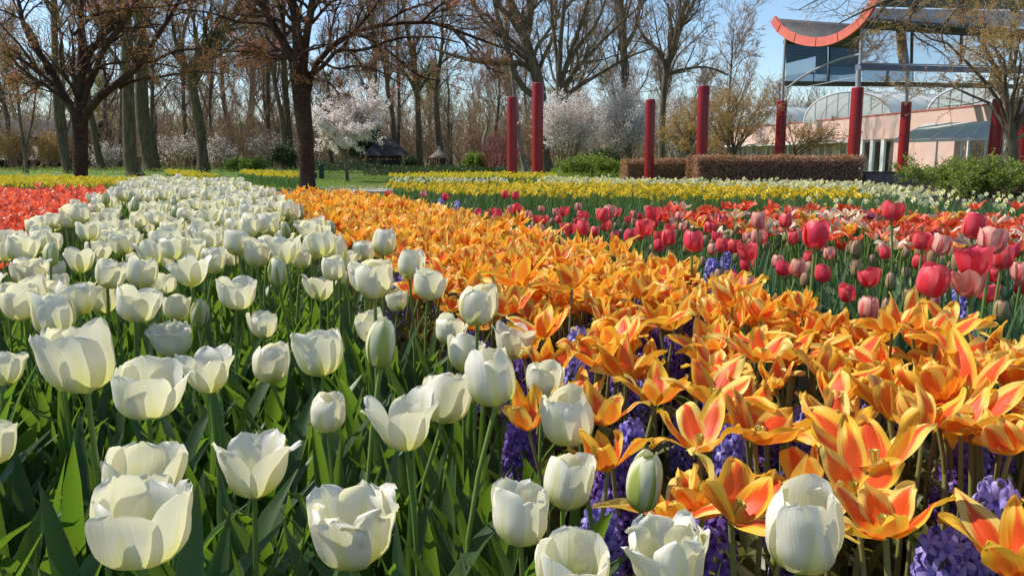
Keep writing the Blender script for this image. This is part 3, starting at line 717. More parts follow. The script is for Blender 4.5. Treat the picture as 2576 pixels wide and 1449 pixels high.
HY=[(2500,1325,.25,1,1,'lilac blue hyacinth with open star florets in the lower right corner'),
(2425,1410,.20,1,1,'violet hyacinth left of the lilac blue corner one'),
(2568,1390,.225,1,1,'blue hyacinth cut by the right picture edge at the bottom'),
(1455,890,.26,1,1,'purple hyacinth rising under the yellow tulip right of centre'),
(1440,950,.22,1,1,'violet hyacinth beside the greenish white tulip'),
(1545,1190,.20,0,1,'dark violet hyacinth behind the cool white tulip'),
(1560,1260,.17,0,1,'shadowed violet hyacinth left of the slender bud'),
(1510,1345,.16,1,1,'low blue hyacinth above the bottom edge tulip'),
(1620,950,.22,1,0,'purple hyacinth left of the long salmon petal'),
(1690,900,.22,0,0,'purple hyacinth above the salmon petalled tulip'),
(1285,760,.26,1,0,'violet blue hyacinth right of the lone smooth white tulip'),
(1340,800,.24,1,0,'purple hyacinth just below the violet blue one at the centre'),
(1258,700,.27,1,0,'small purple hyacinth high above the lone white tulip'),
(1240,632,.30,1,0,'far blue hyacinth above the orange drift at the centre'),
(1490,710,.26,0,0,'purple hyacinth in the middle of the orange drift'),
(1830,660,.28,1,0,'deep blue hyacinth where orange and pink beds meet'),
(1790,690,.26,1,0,'blue hyacinth just left of the deep blue one at the pink bed edge'),
(1730,830,.24,0,0,'purple hyacinth under the upright striped petal'),
(2110,875,.22,0,0,'purple hyacinth between orange tulips in the right middle'),
(1800,950,.20,0,0,'dark purple hyacinth in the heart of the orange bed'),
(2170,1070,.20,1,0,'purple hyacinth behind the widest yellow tulip'),
(2240,1000,.20,1,0,'pale violet hyacinth right of the heart of the orange bed'),
(2450,900,.22,1,0,'purple hyacinth at the right under orange petals'),
(2500,1140,.18,0,0,'dark purple hyacinth above the corner lilac one'),
(1940,1080,.18,0,0,'shadowed hyacinth above the tall lone white tulip'),
(1730,1080,.19,1,0,'lilac hyacinth left of the flat star orange tulip'),
(2400,1200,.17,0,0,'dark hyacinth between widest yellow tulip and corner'),
(2420,760,.30,1,0,'blue hyacinth below the wide open pale pink tulip'),
(1310,1110,.20,0,0,'dark purple hyacinth among white tulip stems at the centre'),
(1300,960,.22,0,0,'dim hyacinth behind the folded front petal tulip'),
(1110,520,.33,1,0,'tiny blue hyacinth at the far end of the pink bed'),
(1150,528,.33,1,0,'second tiny blue hyacinth at the far end of the pink bed'),
]
HY=[(a,b,min(c+.055,.36),d,e,f) for a,b,c,d,e,f in HY]
HYP=[at_z(a,b,c) for a,b,c,d,e,f in HY]
P=scatter(opoly,.079); P=far_from(P,used,.075); P=P[P[:,1]>.62]; P=far_from(P,[at_z(w[0],w[1],.42) for w in W if w[1]>880 and w[0]>1200],.075); P=P[(P[:,1]<2.7)|(rng.random(len(P))<.78)]
P=far_from(P,white_used[:45],.045); P=far_from(P,HYP[:16],.06); P=far_from(P,[at_z(a,b-10,.40) for a,b,*_ in HY[:3]]+[at_z(HY[0][0]-60,HY[0][1]-10,.40),at_z(2440,1330,.40),at_z(2540,1330,.40)],.11); P=far_from(P,[at_z(a,b,.41) for a,b,*_ in HY[3:28]],.055); P=far_from(P,[h-np.array([0,.09,0]) for h in HYP[:11]],.05)
nind=300-len(HO); print('orange',len(P),'indiv reach',P[min(nind,len(P)-1),1])
for j,(x,y) in enumerate(P[:nind]):
    hd=HEADS['flame'][rng.integers(16)]
    near=y<2.2; pxs=x/y
    if y<1.45: lab,gr='orange flamed tulip packed among its like in the right foreground','orange tulips of the right foreground'
    elif y<2.3: lab,gr='orange and yellow tulip in the middle of the orange bed','orange tulips of the middle of the bed'
    else: lab,gr='orange tulip in the farther rows of the orange bed','orange tulips of the farther rows'
    tulip('orange_tulip',(x,y),rng.normal(.375,.030),hd,'near' if y<1.9 else 'mid','olive','stem_brown',scale=rr(.82,1.08),label=rel('orange tulip' if rng.random()<.5 else 'flamed orange tulip',(x,y,.41),300 if y<2.3 else 280,lab),group=gr,nleaf=2 if near else 1,pistil=y<1.6,tilt=(rng.normal(.05,.28),rng.normal(0,.28)))
G_=Geo(); Q=P[nind:]
tm=[]
for _ in range(8):
    tm.append(geo_of(star_petals(rng.choice([.3,.5,.7,.85]),3,5)).cat())
idx=rng.integers(0,8,len(Q))
for k in range(8):
    q=Q[idx==k]; n=len(q)
    if n: rep_into(G_,tm[k],mats_xyz(np.concatenate([q,rng.normal(.375,.028,(n,1))],1),rng.uniform(0,6.28,n),rng.uniform(0,.35,n),rng.uniform(0,6.28,n),rng.uniform(.85,1.1,n)),rng.random(n))
tag(obj('orange_tulips',G_.mesh('orange_tulips',MAT['flame_petal'])),'mass of small orange tulips running back to the dark cherry trunk','tulips',kind='stuff')
leaf_fill('orange_bed_leaves',opoly,.085,'olive_leaf',(.18,.30),(.014,.028),lab='olive green tulip leaves under the orange flowers',arch=(.2,1.1))

# ------------------------------------------------------------------ hyacinths
def floret_arr(nv=4,nu=3,size=1.0):
    out=[]
    for k in range(6):
        out.append(petal_arr(np.array([(.0012,0),(.003,.008),(.007,.013),(.013,.014),(.016,.010)])*size,.0034*size,.5,.5,2.0,k*math.pi/3,nu,nv,crease=.0006*size,twist=rng.normal(0,.2)))
    P=np.array([[[0,0,-.004],[0,0,.004],[0,0,.010]]])*size; a=tubes(P,np.array([[.0018,.0026,.0034]])*size,5)
    g=geo_of(out); g.add(*a); return g
FLO=[floret_arr(6,5,1.15) for _ in range(3)]; FLOM={m:[f.mesh('floret',MAT[m]) for f in FLO] for m in('hyacinth_petal','hyacinth_dark','hyacinth_lilac')}
def floret_T(n_rings,per,h0,h1,rad):
    T=[]
    for i in range(n_rings):
        f=i/(n_rings-1); z=h0+(h1-h0)*f; r=rad*(1-.55*max(0,f-.6)/.4)
        pe=per if f<.85 else per-2
        for k in range(pe):
            a=2*math.pi*(k+.5*(i%2))/pe+rng.normal(0,.12); el=-.1+1.1*max(0,f-.5)+rng.normal(0,.12)
            d=Vector((math.cos(a)*math.cos(el),math.sin(a)*math.cos(el),math.sin(el)))
            M=Matrix.Translation((d.x*r,d.y*r,z+d.z*r*.4))@d.to_track_quat('Z','Y').to_matrix().to_4x4()@Matrix.Rotation(rr(0,1),4,'Z')
            T.append(M)
    return T
HSP={}
for m in('hyacinth_petal','hyacinth_dark','hyacinth_lilac'):
    HSP[m]=[]
    for _ in range(3):
        T=np.array([np.array(M) for M in floret_T(7,7,.10,.22,.020)]); G_=Geo(); rep_into(G_,geo_of([petal_arr(np.array([(.0012,0),(.004,.010),(.013,.014),(.016,.010)])*1.1,.0036,.5,.5,2.0,k*math.pi/3,2,4) for k in range(6)]).cat(),T,rng.random(len(T))); HSP[m].append(G_.mesh('flower_spike',MAT[m]))
def hyacinth(px,py,z,mat,near,label,group='purple hyacinths between the orange tulips',s=1.0,base=None):
    c=at_z(px,py,z) if base is None else base
    root=empty('hyacinth',(float(c[0]),float(c[1]),0),rr(0,6.28)); tag(root,label,'hyacinth',group); root.scale=(s,s,s*z/.20)
    if near:
        T=floret_T(8,7,.09,.22,.021)
        for M in T:
            o=obj('floret',FLOM[mat][rng.integers(3)],root); o.matrix_local=M
    else: obj('flower_spike',HSP[mat][rng.integers(3)],root)
    obj('stem',STEMS['stem_brown'][rng.integers(5)],root,(0,0,0),None,(1.6,1.6,.215))
    for k in range(2): obj('leaf',LEAF['white'][rng.integers(10)],root,(0,0,0),(0,0,rr(0,6.28)),rr(.5,.65))
    return root
for px,py,z,m,near,lab in HY: hyacinth(px,py,z,'hyacinth_lilac' if m and (near and px>2400 or px<1500) else ('hyacinth_petal' if m else 'hyacinth_dark'),near,lab,s=1.0)
P=scatter(opoly,.33); P=P[(P[:,1]>.9)&(P[:,1]<4.5)]; print('hyac fill',len(P))
for x,y in P: hyacinth(0,0,rr(.24,.29),'hyacinth_petal' if rng.random()<.5 else 'hyacinth_dark',False,rel('purple hyacinth glimpsed',(x,y,.22),260,'purple hyacinth glimpsed in the gaps between orange tulips'),'purple hyacinths in the gaps',base=(x,y))

# ------------------------------------------------------------------ pink bed
PZ=.44
pk=[(2243,541,54,'pink','tall magenta pink tulip standing highest over the mixed bed'),
(2050,604,66,'pink','big magenta pink tulip below and left of the tallest one'),
(1742,613,50,'pink','hot pink tulip at the left of the pink bed front'),
(1885,638,46,'pink','salmon rose tulip between hot pink ones in the pink bed'),
(1957,661,32,'pinkpale','small rosy bud tulip under the rose ones'),
(2070,694,42,'pink','rose tulip low in the pink bed middle'),
(2188,702,50,'pink','two tone pink tulip with open top in the pink bed'),
(2336,720,78,'pink','heart shaped pink tulip with folded front petals at the right'),
(2440,722,118,'pinkopen','wide open salmon and cream tulip at the right'),
(2455,668,78,'pink','bright open pink tulip behind the wide salmon one'),
(2520,655,56,'pink','rose tulip right of the bright open pink one'),
(2446,582,62,'pink','rose pink tulip with orange base among the scarlet ones at the right'),
(2320,610,46,'pink','dark rose tulip left of the pale pink one at the right'),
(2364,622,46,'pinkpale','pale pink tulip beside a green bud at the right'),
(2495,616,64,'pinkpale','pale peach tulip above the bright open pink one'),
(2570,690,50,'pinkpale','peach tulip cut by the right edge'),
(1682,602,40,'pink','pink tulip second from the left at the pink bed front'),
(1584,600,35,'pink','coral pink tulip at the left end of the pink bed front'),
(1622,577,42,'pink','light coral tulip above the left end of the pink bed front'),
(1795,630,28,'pinkpale','small pink bud right of the hot pink tulip'),
(1465,578,35,'pink','right one of two small coral tulips over green leaves'),
(1423,576,28,'pink','left one of two small coral tulips over green leaves'),
(1302,528,26,'pink','round coral tulip standing in the green left part of the bed'),
(1255,538,20,'pink','small rose tulip pair member left of the round coral one'),
(1240,533,18,'pink','leftmost of the small rose pair near the round coral one'),
(1511,546,33,'pink','rose pink tulip above the green stretch at the centre right'),
(1536,535,30,'pinkpale','dusty pink tulip touching the rose pink one'),
(1640,542,38,'pink','dusty rose tulip in the upper part of the pink bed'),
(1908,560,40,'pinkpale','pale rose tulip in front of scarlet ones'),
(1975,560,36,'pink','rose tulip with torn rim in front of scarlet ones'),
(1905,600,36,'pinkpale','striped pale pink tulip above the salmon rose one'),
(1120,498,18,'pink','tiny pink tulip far left in the green leaves'),
(1068,490,16,'pinkpale','tiny pale pink tulip far left in the green leaves'),
(978,490,16,'pink','leftmost tiny red pink tulip near the garden path'),
(1270,492,20,'pink','tiny magenta tulip in front of the yellow daffodils'),
(1297,495,20,'pink','tiny dark pink tulip right of the magenta one before the daffodils'),
(2518,788,32,'pinkbud','large closed rosy bud on the right above the orange flowers'),
(2283,746,24,'pinkbud','green pointed bud right of the two tone pink tulip'),
(2155,680,26,'pinkbud','green bud between low rose tulips'),
(2150,628,24,'pinkbud','pointed green bud below the scarlet tulips'),
(2345,655,26,'pinkbud','brown green bud under the dark rose tulip'),
(2243,765,20,'pinkbud','slim green bud low in the pink bed'),
(2412,668,30,'pinkbud','pale closed bud left of the bright open pink tulip'),
]
used=[]
for i,(px,py,w,k,lab) in enumerate(pk):
    wid={'pink':.060,'pinkopen':.105,'pinkpale':.056,'pinkbud':.0345}[k]; wid=wid*(1.15 if (k=='pink' and w>70) else 1.0); t=wid*FPX/w; c=at_t(px,py,t); zc=c[2]; s=1.15 if (k=='pink' and w>70) else 1.0
    z2=min(max(zc,.36),.56)
    if z2!=zc: d=ray(px,py); t2=(z2-H)/d[2]; s*=float(np.clip(t2/t,.7,1.3)); c=at_t(px,py,t2)
    tulip('pink_tulip' if k!='pinkbud' else 'tulip_bud',c,z2-.026,HEADS[k][i%len(HEADS[k])],'near' if w>28 else 'mid','grey',scale=s,label=lab,group='pink tulips of the pink bed' if k!='pinkbud' else 'closed buds of the pink bed',nleaf=2)
    used.append(c)
ppoly=polyz([(880,486),(1000,505),(1140,531),(1250,551),(1400,597),(1560,628),(1760,690),(2090,768),(2330,822),(2576,856),(3100,940),(3100,700),(2576,610),(2300,590),(2000,570),(1800,550),(1700,528),(1560,515),(1400,505),(1250,492),(1100,482),(960,478)],PZ)
P=scatter(ppoly,.15); P=far_from(P,used,.09); print('pink scatter',len(P))
for x,y in P[:260]:
    u=rng.random()
    if y>4.0: k='pinkbud' if u<.40 else ('pink' if u<.75 else ('pinkpale' if u<.9 else None))
    else: k='pinkbud' if u<.50 else ('pinkpale' if u<.60 else ('pink' if u<.78 else None))
    if k is None: continue
    z=rr(.36,.42) if k!='pinkbud' else rr(.31,.39)
    if k=='pinkbud': lab,gr,nm='closed brownish green tulip bud standing among grey green leaves','closed buds scattered through the pink bed','tulip_bud'
    else: lab,gr,nm='small rose pink tulip scattered in the green part of the pink bed','rose tulips scattered through the pink bed','pink_tulip'
    tulip(nm,(x,y),z,HEADS[k][rng.integers(len(HEADS[k]))],'mid','grey',scale=rr(.72,.95),label=rel('closed tulip bud' if k=='pinkbud' else 'rose tulip',(x,y,z+.03),170,lab),group=gr,nleaf=2)
leaf_fill('pink_bed_leaves',ppoly,.055,'grey_leaf',(.26,.40),(.010,.020),lab='upright grey green tulip leaves filling the pink bed')

# ------------------------------------------------------------------ mixed scarlet bed (right) and scarlet bed (left)
def mixed(name,poly,sp,kinds,probs,z,zs,lab,gr,limit,small_mat,leafmat='grey_leaf',stuffname='',stufflab=''):
    P=scatter(poly,sp); print(name,len(P))
    for x,y in P[:limit]:
        k=kinds[rng.choice(len(kinds),p=probs)]
        nm={'scarlet':'scarlet_tulip','coral':'coral_tulip','cream':'striped_cream_tulip','purple':'purple_tulip','flame':'yellow_tulip'}[k]
        root=empty(nm,(float(x),float(y),0),rr(0,6.28)); hz=rng.normal(z,zs)
        tag(root,rel(nm.replace('_',' '),(x,y,hz+.03),90,lab[k]),'tulip',gr+' '+nm.replace('_',' '))
        obj('flower',HEADS[k][rng.integers(len(HEADS[k]))][1],root,(0,0,hz),(rng.normal(0,.2),rng.normal(0,.2),0),rr(.85,1.1))
        obj('stem',STEMS['stem_green'][rng.integers(5)],root,(0,0,0),None,(1,1,hz))
        obj('leaf',LEAF['grey'][rng.integers(8)],root,(0,0,0),(0,0,rr(0,6)),.9)
    Q=P[limit:]
    if len(Q):
        G_=Geo()
        tm=[geo_of(star_petals(rng.choice([.4,.6,.8]),3,4,.9)).cat() for _ in range(6)]; idx=rng.integers(0,6,len(Q))
        for k in range(6):
            q=Q[idx==k]; n=len(q)
            if n: rep_into(G_,tm[k],mats_xyz(np.concatenate([q,rng.normal(z,zs,(n,1))],1),rng.uniform(0,6.28,n),rng.uniform(0,.3,n),rng.uniform(0,6.28,n),rng.uniform(.9,1.1,n)),rng.random(n))
        tag(obj(stuffname,G_.mesh(stuffname,MAT[small_mat])),stufflab,'tulips',kind='stuff')
    leaf_fill(name+'_leaves',poly,.07,leafmat,(.22,.32),(.010,.020),lab='tulip leaves under the '+stufflab.split(' of ')[-1] if stufflab else 'tulip leaves')
mixpoly=polyz([(1640,532),(1700,552),(1800,569),(2000,589),(2300,612),(2576,632),(3000,665),(3000,572),(2576,553),(2200,537),(1900,530),(1700,525)],.42)
mixed('mixed_bed',mixpoly,.125,['scarlet','coral','cream','purple','flame'],[.42,.27,.16,.08,.07],.395,.03,
 {'scarlet':'scarlet tulip with spread petals in the mixed bed behind the pink tulips','coral':'orange red tulip in the mixed bed behind the pink tulips','cream':'cream tulip striped pink in the mixed bed behind the pink tulips',
  'purple':'purple tulip in the mixed bed behind the pink tulips','flame':'yellow and red tulip in the mixed bed behind the pink tulips'},'mixed bed',290,'scarlet_petal','grey_leaf','scarlet_tulips','far mass of scarlet tulips in the mixed bed')
redpoly=polyz([(-420,486),(-100,480),(252,484),(300,492),(258,505),(140,555),(100,585),(40,620),(-20,680),(-400,800)],.40)
mixed('scarlet_bed',redpoly,.095,['scarlet','coral'],[.35,.65],.375,.03,
 {'scarlet':'scarlet tulip in the red drift at the left edge','coral':'coral red tulip in the red drift at the left edge'},'left red drift',290,'coral_petal','grey_leaf','coral_tulips','far mass of coral red tulips beside the white bed')

# ------------------------------------------------------------------ daffodils
def daff_head(nv=3):
    g=Geo()
    for k in range(6):
        a=petal_arr(np.array([(.002,.0),(.018,.004),(.036,.002)]),.011,.5,.5,3.0,k*math.pi/3,3,nv); g.add(*a,m=0)
    n=7; th=np.arange(n)*2*np.pi/n; v=[]
    for r,z in((.007,.0),(.0085,.014),(.013,.026)): v+= [(r*math.cos(t),r*math.sin(t),z) for t in th]
    q=[(i*n+k,i*n+(k+1)%n,(i+1)*n+(k+1)%n,(i+1)*n+k) for i in range(2) for k in range(n)]
    g.add(v,q,m=1,r=.2); return g
def daff_full():
    """head nodding outward at the origin, with a stem below of length 1 (z from -0.34 to 0)"""
    h=daff_head(); v,q,uv,r,m=h.cat(); el=rng.uniform(1.0,1.6)
    R=np.array(Matrix.Rotation(el,3,'Y')); v=v@R.T+np.array([.012,0,0])
    g=Geo(); g.add(v,q,uv,r,m)
    P=np.array([[[0,0,-.38],[.004,0,-.18],[0,0,-.01],[.010,0,.002]]]); V,Q,UV,rr_,_=tubes(P,np.array([[.003,.003,.0025,.002]]),3); g.add(V,Q,UV,rr_,2)
    return g
DG=[daff_full() for _ in range(6)]
def daffodils(stuffname,indname,poly,sp,m1,m2,zt,nind,lab,gr,slab,leaf_sp=.07,cat='daffodil',leafh=(.26,.36)):
    P=scatter(poly,sp,.5); print(indname,len(P),P[0],P[-1])
    mats=[MAT[m1],MAT[m2],MAT['stem_green']]
    if nind:
        ms=[g.mesh(indname,mats) for g in DG]
        for x,y in P[:nind]:
            o=obj(indname,ms[rng.integers(6)],None,(float(x),float(y),rng.normal(zt,.025)),(0,rng.normal(0,.1),rng.normal(-2.0,1.3)),rr(.72,.98)); tag(o,lab,cat,gr)
    Q=P[nind:]
    if len(Q):
        G_=Geo(); idx=rng.integers(0,6,len(Q))
        for k in range(6):
            q=Q[idx==k]; n=len(q)
            if n: rep_into(G_,DG[k].cat(),mats_xyz(np.concatenate([q,rng.normal(zt,.025,(n,1))],1),rng.normal(-2.0,1.3,n),s=rng.uniform(.72,.98,n)),rng.random(n))
        tag(obj(stuffname,G_.mesh(stuffname,mats)),slab,'daffodils',kind='stuff')
    if leaf_sp: blades(stuffname.replace('daffodils','').replace('narcissi','narcissus_').strip('_')+'_daffodil_leaves',poly,leaf_sp,leafh,'narrow blue green daffodil leaves under the '+gr)
def blades(name,poly,sp,Lr,lab,mat='blade_leaf',W=(.005,.009)):
    tm=[]
    for _ in range(8):
        g=Geo(); g.add(*leaf_arr(rng.uniform(*Lr),rng.uniform(*W),rng.uniform(.0,.7),0,nu=2,nv=5,twist=rng.normal(0,.9),wa=.2,wb=.45,lean=rng.uniform(.0,.22))); tm.append(g.cat())
    P=scatter(poly,sp,.5); G_=Geo(); idx=rng.integers(0,8,len(P))
    for k in range(8):
        q=P[idx==k]; n=len(q)
        if n: rep_into(G_,tm[k],mats_xyz(np.concatenate([q,np.zeros((n,1))],1),rng.uniform(0,6.28,n),s=rng.uniform(.8,1.15,n)),rng.random(n))
    tag(obj(name,G_.mesh(name,MAT[mat])),lab,'leaves',kind='stuff')
yel=polyz([(975,468),(1120,482),(1400,489),(1700,493),(2000,493),(2200,494),(2150,480),(1700,466),(1300,462),(970,462)],.38)
daffodils('yellow_daffodils','yellow_daffodil',yel,.115,'daff_yellow','daff_orange',.38,300,'yellow daffodil in the front edge of the long yellow band before the brown hedge','daffodils of the long yellow band','long band of yellow daffodils before the brown hedge',.10)
pal=polyz([(1360,461),(1700,466),(2150,479),(2290,492),(2420,490),(2250,470),(2180,459),(1750,455),(1400,448),(1350,452)],.38)
daffodils('pale_daffodils','pale_daffodil',pal,.13,'daff_pale','daff_lemon',.38,120,'pale cream daffodil behind the yellow band near the brown hedge','pale daffodils behind the yellow band','strip of pale cream daffodils along the brown hedge',.12)
nar=polyz([(960,477),(1100,483),(1250,493),(1400,505),(1560,515),(1700,516),(1900,519),(2200,523),(2576,536),(3000,549),(3000,500),(2576,490),(2290,492),(2200,504),(2000,506),(1700,508),(1400,501),(1120,491),(975,472)],.38)
blades('narcissus_leaves',nar,.055,(.28,.38),'dense grey green narcissus leaves between the pink bed and the yellow band','blade_leaf')
nar2=polyz([(1950,512),(2200,520),(2576,532),(3000,545),(3000,500),(2576,490),(2290,492),(2100,500)],.38)
daffodils('white_narcissi','white_narcissus',nar2,.27,'daff_pale','daff_lemon',.385,200,'small white narcissus in the green strip below the juniper','white narcissi below the juniper','far white narcissi in the green strip',None)
lefty=polyz([(-300,462),(60,466),(200,470),(300,462),(560,458),(480,447),(300,450),(200,446),(-300,440)],.36)
daffodils('left_daffodils','golden_daffodil',lefty,.14,'daff_yellow','daff_yellow',.37,120,'golden daffodil in the yellow row behind the scarlet bed','golden daffodils behind the scarlet bed','row of golden daffodils behind the scarlet bed at the left',.11)
def far_daffs(name,pts,lab,m='daff_yellow',z=.34,sp=.17):
    poly=polyz(pts,z); daffodils(name,name[:-1],poly,sp,m,m,z,0,'','yellow patch',lab,.14)
far_daffs('bright_daffodils',[(415,434),(470,441),(560,447),(545,440),(480,431),(425,427)],'bright yellow daffodil patch between the beech trunks')
far_daffs('path_daffodils',[(600,434),(660,441),(752,446),(756,436),(680,430),(610,428)],'yellow daffodil patch left of the middle cherry trunk')
far_daffs('middle_daffodils',[(972,443),(1100,447),(1290,446),(1400,446),(1400,436),(1250,434),(1060,436),(980,438)],'band of yellow daffodils beyond the lawn, left of the first red poles')
far_daffs('cream_daffodils',[(985,456),(1100,459),(1280,458),(1270,451),(1100,450),(985,450)],'cream daffodil band between two yellow ones',m='daff_pale')
# ------------------------------------------------------------------ trees
def unit(a): return a/(np.linalg.norm(a,axis=-1,keepdims=True)+1e-9)
def kids(P,R,n_per,t0,t1,l0,l1,a0,a1,up,npts,wand,rr_=.55,rend=.25,rmin=.004,plen=None,droop=0.0):
    """n_per children on every polyline; l0..l1 are lengths as a share of the parent's length"""
    N,n,_=P.shape
    par=np.repeat(np.arange(N),n_per); M=len(par)
    t=rng.uniform(t0,t1,M); x=t*(n-1); i=np.minimum(x.astype(int),n-2); f=(x-i)[:,None]
    S=P[par,i]*(1-f)+P[par,i+1]*f; r=(R[par,i]*(1-f[:,0])+R[par,i+1]*f[:,0])*rr_
    D=unit(P[par,i+1]-P[par,i]); L=np.linalg.norm(np.diff(P,axis=1),axis=2).sum(1)[par] if plen is None else np.full(M,plen)
    ref=unit(rng.normal(size=(M,3))); s=unit(np.cross(D,ref)); a=rng.uniform(a0,a1,M)[:,None]
    d=unit(D*np.cos(a)+s*np.sin(a)+np.array([0,0,up]))
    ln=L*rng.uniform(l0,l1,M)*(1.15-.5*t); step=(ln/(npts-1))[:,None]
    out=np.empty((M,npts,3)); out[:,0]=S
    for k in range(1,npts):
        d=unit(d+rng.normal(0,wand,(M,3))+np.array([0,0,up*.25-droop]))
        out[:,k]=out[:,k-1]+d*step
    rad=np.maximum(r[:,None]*np.linspace(1,rend,npts)[None],rmin)
    return out,rad
def cards(C,size,asp=1.6,jit=.3,dirs=None):
    """small bent rhombus leaves at points C"""
    M=len(C); d=unit(rng.normal(size=(M,3))) if dirs is None else unit(dirs+rng.normal(0,.45,(M,3)))
    s=unit(np.cross(d,unit(rng.normal(size=(M,3))))); L=(size*rng.uniform(1-jit,1+jit,M))[:,None]; nrm=np.cross(d,s)
    V=np.stack([C-d*L*.5,C+s*L*.5/asp+nrm*L*.12,C+d*L*.5,C-s*L*.5/asp+nrm*L*.12],1).reshape(-1,3)
    return V,np.arange(M*4).reshape(M,4)
def card_geo(g,C,size,asp=1.6,m=0,dirs=None):
    V,Q=cards(C,size,asp,dirs=dirs); g.add(V,Q,r=np.repeat(rng.random(len(C)),4),m=m)
def pts_on(P,n,spread):
    N,k,_=P.shape; a=rng.integers(0,N,n); x=rng.uniform(.15,1,n)*(k-1); i=np.minimum(x.astype(int),k-2); f=(x-i)[:,None]
    return P[a,i]*(1-f)+P[a,i+1]*f+rng.normal(0,spread,(n,3))
def smooth_line(pts,n):
    v=np.linspace(0,1,n); return catmull(np.asarray(pts,float),v)
def px_line(pts,Y,n,zlean=0.0,base0=False):
    """(px,py,w[,dy]) -> points and radii at depth Y"""
    P=[];R=[]
    for p in pts:
        yy=Y+(p[3] if len(p)>3 else 0.0); P.append(at_y(p[0],p[1],yy)); R.append(p[2]*.5/FPX*yy)
    P=np.array(P); 
    if base0: P[0,2]=-.05
    return smooth_line(P,n),np.interp(np.linspace(0,1,n),np.linspace(0,1,len(R)),R)
def tree_obj(name,label,cat,group,base,parts):
    root=empty(name,tuple(base)); tag(root,label,cat,group)
    for pn,arr,mat,kind in parts:
        g=Geo(); 
        for a in arr: g.add(a[0]-np.asarray(base)[None],*a[1:])
        o=obj(pn,g.mesh(pn,MAT[mat],smooth=(pn not in('foliage','blossom'))),root)
        if kind: o['kind']='stuff'
    return root

def woodland(label,trunk,Y,bark='green_bark',twigm='twig',htop=17,nl1=14,t_low=.35,leaf=None,leafn=0,leafs=.07,limbs=(),name='bare_tree',seedlimb=True,group='bare trees of the wood',spread=.30,up=.28,extra_up=True,n2=7,n3=5,n4=3,lw=.42):
    """a tree whose lower trunk follows the photograph's and goes on above the frame"""
    P,R=px_line(trunk,Y,16,base0=True)
    flare=np.ones(16); flare[0]=1.45; flare[1]=1.12; R=R*flare
    if extra_up and P[-1,2]<htop:
        d=unit(P[-1]-P[-4]); d[2]=abs(d[2]); n=10; L=(htop-P[-1,2])/max(d[2],.5); Q=[P[-1]]
        for k in range(n):
            d=unit(d+rng.normal(0,.10,3)+np.array([0,0,.08])); Q.append(Q[-1]+d*L/n)
        P=np.vstack([P,Q[1:]]); R=np.concatenate([R,np.linspace(R[-1],R[-1]*.15,n+1)[1:]])
    base=P[0].copy(); base[2]=0
    TP,TR=P[None],R[None]
    Ht=P[-1,2]
    l1P,l1R=kids(TP,TR,nl1,t_low,.98,spread*.8,spread*1.35,.5,1.15,up,9,.13,lw,.2,.012)
    LP=[l1P];LR=[l1R]; lim=[]
    for l in limbs:
        p,r=px_line(l,Y,9); lim.append((p[None],r[None])); LP.append(p[None]); LR.append(r[None])
    AP=np.concatenate(LP);AR=np.concatenate(LR)
    P2,R2=kids(AP,AR,n2,.15,1,.30,.6,.4,1.0,.22,6,.17,.55,.25,.009)
    P3,R3=kids(P2,R2,n3,.1,1,.35,.75,.3,1.0,.15,4,.2,.6,.4,.0075)
    P4,R4=kids(P3,R3,n4,.2,1,.4,.9,.3,1.0,.08,3,.2,.6,.5,.006)
    parts=[('trunk',[tubes(TP,TR,12)],bark,0)]
    if lim:
        pass
    parts+= [('branches',[tubes(l1P,l1R,5),tubes(P2,R2,4)],bark,1),('twigs',[tubes(P3,R3,3),tubes(P4,R4,3)],twigm,1)]
    root=tree_obj(name,label,'tree',group,base,parts)
    for p,r in lim:
        g=Geo(); a=tubes(p,r,8); g.add(a[0]-base[None],*a[1:]); obj('limb',g.mesh('limb',MAT[bark]),root)
    if leaf:
        C=pts_on(P4,leafn,.12)-base[None]; g=Geo(); card_geo(g,C,leafs); o=obj('foliage',g.mesh('foliage',MAT[leaf],False),root); o['kind']='stuff'
    return root

